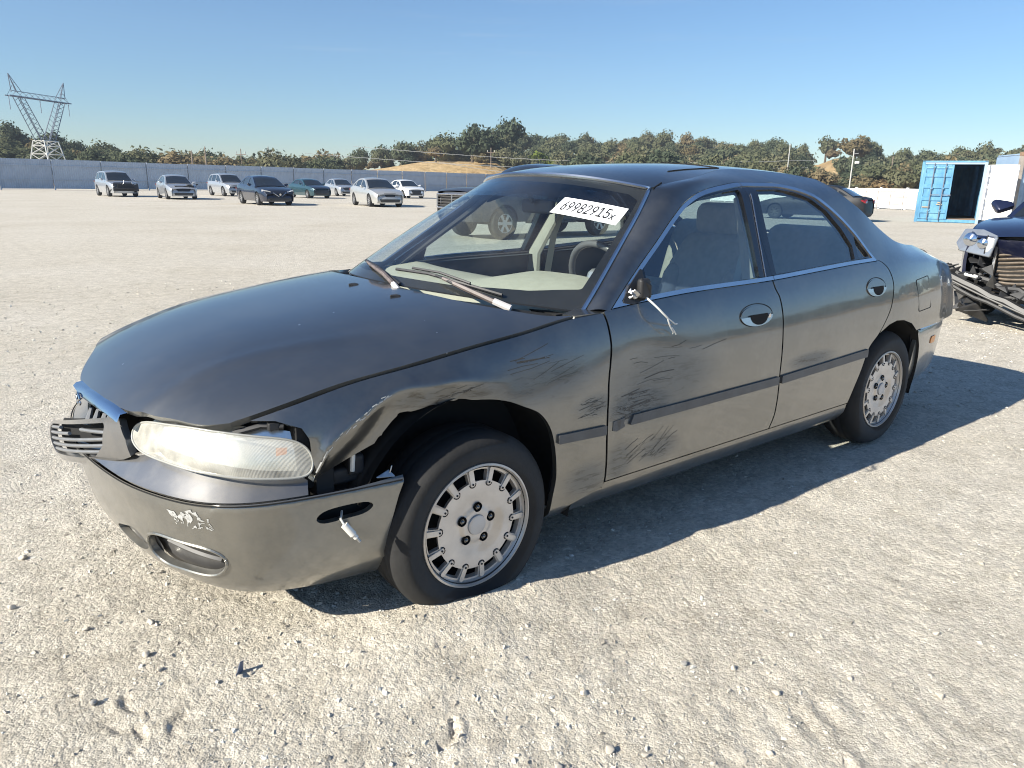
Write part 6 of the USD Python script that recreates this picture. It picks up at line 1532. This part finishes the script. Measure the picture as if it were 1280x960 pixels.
# motorcycle by the white fence
mc = thing('motorcycle', 'black motorcycle with round rear wheel parked by the white fence', 'motorcycle', (-56.9, -25.3, 0), H2R(150))
for x_ in (.68, -.68):
    w_ = obj('wheel', cat(moved(trimesh.creation.torus(.26, .055, major_sections=24, minor_sections=8), (x_, 0, .315), rx=PI / 2)), 'tyre', mc)
    obj('rim', moved(trimesh.creation.annulus(.17, .205, .05, sections=20), (x_, 0, .315), rx=PI / 2), 'wheel_silver', w_); obj('hub', moved(trimesh.creation.cylinder(.05, .1), (x_, 0, .315), rx=PI / 2), 'wheel_silver', w_)
obj('frame', cat(tube([(.62, 0, .32), (.46, 0, .95)], .035, 6), tube([(-.68, 0, .32), (-.15, 0, .45), (.2, 0, .4)], .035, 6)), 'black_trim', mc)
obj('tank', hull([(.30, 0, .82), (-.05, 0, .80), (.25, .08, .75), (.25, -.08, .75)], .10, 8), 'black_paint', mc)
obj('seat', hull([(-.1, 0, .76), (-.7, 0, .86)], .09, 8), 'black_trim', mc); obj('engine', rbox(.42, .32, .32, (.12, 0, .46), .06), 'engine_plastic', mc)
obj('handlebar', tube([(.38, .36, 1.02), (.45, .12, .98), (.45, -.12, .98), (.38, -.36, 1.02)], .018, 6), 'black_trim', mc)
obj('headlamp', moved(trimesh.creation.icosphere(2, .09), (.56, 0, .86)), 'lamp_clear', mc)

# black pickup behind the scuffed sedan
PICK = dict(L=5.15, W=1.80, wb=3.30, R=.385, clr=.42, xo=.02, crown=.7, zs=[(-2.57, 1.12), (-2.3, 1.16), (-.9, 1.17), (.6, 1.18), (1.2, 1.20), (1.9, 1.20), (2.4, 1.16), (2.57, 1.10)],
            gh=[(1.02, 1.19), (.72, 1.42), (.42, 1.64), (.15, 1.74), (-.2, 1.77), (-.75, 1.76), (-1.0, 1.68), (-1.12, 1.40), (-1.17, 1.18)], posts=[-.35], lean=.28, spokes=6, nose=(.06, .01, 0, 0, 0, .0, .0, .02, .06), lamp=((.60, .84), (.80, .92), (.78, .78)), grille=(.56, .74, 1.02), grille_mat='slot_dark', cabin_paint='black_paint')
def pick_extra(c, fx, yw, zs):
    g0 = float(fx(0, .9)) + .03
    obj('grille_frame', cat(tube([(g0, -.60, 1.04), (g0, .60, 1.04)], .022, 6), tube([(g0, -.60, .72), (g0, .60, .72)], .022, 6), tube([(g0, -.60, .72), (g0, -.60, 1.04)], .022, 6), tube([(g0, .60, .72), (g0, .60, 1.04)], .022, 6)), 'bare_metal', c)
    for k in range(4): obj('grille_bar', tube([(g0, -.58, .78 + .07 * k), (g0, .58, .78 + .07 * k)], .010, 5), 'molding', c)
    obj('grille_post', tube([(g0, 0, .72), (g0, 0, 1.04)], .02, 5), 'bare_metal', c)
    obj('chassis_rail', cat(bx(4.6, .10, .14, (0, .40, .46)), bx(4.6, .10, .14, (0, -.40, .46))), 'underbody', c)
    for x_ in (1.67, -1.63): obj('axle', tube([(x_, -.75, .385), (x_, .75, .385)], .06, 8), 'underbody', c)
    obj('running_board', bx(1.6, .16, .05, (.1, .82, .40)), 'black_trim', c)
build_car('pickup_truck', 'black pickup truck with a bare grille parked behind the scuffed sedan', PICK, (-11.44, -12.62, 0), H2R(2), 'dusty_black', 'pickup', extra=pick_extra)

# wrecked dark blue SUV at the right edge, its nose torn open
WS = dict(SUV, L=4.68, W=1.84, R=.36, lamps=False, clr=.30, nose=(.50, .46, .42, .40, .36, .30, .22, .10, .02), zs=[(-2.34, .98), (-2.2, 1.10), (-1.0, 1.08), (.7, 1.06), (1.2, 1.06), (1.75, 1.02), (2.1, .955), (2.28, .89), (2.34, .86)])
wx, wy = -9.36, .205
def wreck_extra(c, fx, yw, zs):
    r = np.random.default_rng(9)
    X = 2.26
    # condenser with bent fins
    zz = np.linspace(.34, .82, 13)
    obj('fan_shroud', bx(.10, 1.30, .62, (X - .20, .02, .58)), 'void', c)
    plain('fin_bronze', (.17, .14, .11), .5, metal=.5, var=.35, scale=18)
    for k in range(15):
        z_ = .30 + .037 * k; ys_ = np.linspace(-.46, .64, 30)
        obj('condenser_fin', tube(np.c_[X - .09 + .012 * np.sin(ys_ * 7 + k), ys_, z_ + .014 * np.sin(ys_ * 9 + k * .35) - .03 * np.exp(-((ys_ - .1) / .2) ** 2) * math.sin(k * .6)], .0125, 5), 'fin_bronze', c)
    obj('condenser_core', bx(.03, 1.14, .58, (X - .11, .09, .565)), 'underbody', c)
    for k in range(6):
        p = np.array([X - .05, r.uniform(-.3, .5), r.uniform(.35, .8)]); obj('hanging_wire', tube(smooth_line([p, p + [.03, r.uniform(-.1, .2), -.10], p + [.02, r.uniform(-.05, .35), r.uniform(-.3, -.1)]], 10), .008, 5), 'black_trim', c)
    obj('radiator_support', cat(bx(.07, 1.45, .07, (X - .12, 0, .86)), bx(.07, 1.4, .06, (X - .12, 0, .28))), 'black_trim', c)
    obj('support_strut', bx(.02, .022, .40, (X - .03, -.475, .62)), 'bare_metal', c)
    obj('horn', moved(trimesh.creation.cylinder(.055, .05, 16), (X, .10, .84), ry=PI / 2), 'engine_plastic', c)
    for sy in (-1, 1):
        lampv = [(X - .10, -.86 * 1, .80), (X + .02, -.78, .74), (X + .06, -.50, .70), (X + .03, -.47, .88), (X - .04, -.62, .93), (X - .20, -.84, .92)]
        h_ = hull([(a, b * -sy if sy > 0 else b, z_) for a, b, z_ in lampv], .018, 8)
        hd = obj('headlight', h_, 'lamp_grey', c)
        bz = -.70 if sy < 0 else .70
        obj('projector', moved(revolve([(.070, .0), (.062, .02), (.03, .035), (.001, .04)], 20), (X + .03, bz, .845), rz=-PI / 2), 'chrome', hd)
        obj('projector', moved(revolve([(.055, .0), (.048, .02), (.024, .03), (.001, .034)], 20), (X + .055, bz * .82, .815), rz=-PI / 2), 'chrome', hd)
        obj('reflector_panel', hull([(X + .055, bz * .70, .74), (X + .05, bz * .69, .86), (X + .05, bz * .76, .87), (X + .06, bz * .76, .74)], .012, 6), 'reflector', hd)
        obj('lamp_divider', hull([(X + .066, bz * .775, .72), (X + .05, bz * .775, .89)], .008, 6), 'engine_plastic', hd)
        obj('lamp_rim', hull([(X + .02, bz * .70, .685), (X + .0, bz * 1.14, .74), (X + .04, bz * .72, .70)], .014, 6), 'engine_plastic', hd)
    # hanging bumper beam and foam, dropping to the left side of the car
    def beam(a, b, rad, mt, nm, n=12, jit=.006, par=c):
        t = np.linspace(0, 1, n)[:, None]; p = np.array(a) * (1 - t) + np.array(b) * t; p[:, 2] -= .10 * (t[:, 0] * (1 - t[:, 0])); p += r.normal(0, jit, p.shape)
        return obj(nm, tube(p, rad, 7), mt, par)
    beam((X + .12, -.92, .52), (X + .20, .55, .02), .042, 'black_trim', 'bumper_beam')
    beam((X + .17, -.90, .45), (X + .26, .50, -.02), .020, 'engine_plastic', 'bumper_strip')
    beam((X + .15, -.90, .485), (X + .24, .53, .02), .010, 'molding', 'bumper_edge', jit=.0005)
    beam((X + .02, -.88, .56), (X + .12, .62, .20), .030, 'engine_plastic', 'torn_grille_bar', jit=.014)
    for k in range(26):
        s_ = r.uniform(0, 1); q = np.array([X + .08, -.86 + 1.3 * s_, .52 - .36 * s_ + r.normal(0, .06)]); obj('torn_plastic', hull([q + r.normal(0, .05, 3) * [.6, 1, .8] for _ in range(4)], .006, 6), ('engine_plastic', 'black_trim', 'molding')[k % 3], c)
    obj('washer_bottle', rbox(.12, .13, .17, (X - .05, -.80, .40), .03), 'fence_white', c)
    obj('white_clip', hull([(X + .11, -.66, .505), (X + .12, -.56, .49)], .018, 6), 'fence_white', c)
    obj('fender_liner', hull([(X - .1, -.80, .30), (X + .02, -.72, .14), (X - .02, -.45, .06), (X + .10, -.52, .22), (X - .18, -.62, .10)], .02, 6), 'engine_plastic', c)
    for k in range(6):
        q = np.array([X - .02, -.62, .22]) + r.normal(0, .07, 3); obj('torn_liner', hull([q + r.normal(0, .06, 3) for _ in range(4)], .006, 6), ('black_trim', 'molding')[k % 2], c)
    for k in range(10):
        q = np.array([X - .02, r.uniform(-.84, -.5), r.uniform(.42, .68)]); obj('broken_mount', hull([q + r.normal(0, .045, 3) for _ in range(4)], .006, 6), ('engine_plastic', 'wheel_silver', 'black_trim')[k % 3], c)
build_car('wrecked_suv', 'dark blue SUV with its front bumper torn down and bare radiator at the right edge', WS, (wx, wy, 0), 0.0, 'wreck_blue', 'suv', extra=wreck_extra, rim='wheel_silver')

# ---------------------------------------------------------------- the air over the valley
mat('haze_air', {'v': ('principled_volume', {'color': (.86, .92, 1.0), 'density': .0004, 'anisotropy': .2})}, [], surface=None, volume='v.volume')
hz_ = trimesh.creation.box([640, 640, 61.5]); hz_.apply_translation([0, 0, 61.5 / 2 - 2.5])
obj('haze', hz_, 'haze_air', smooth=False, kind='stuff', label='thin summer haze over the yard and the hills')
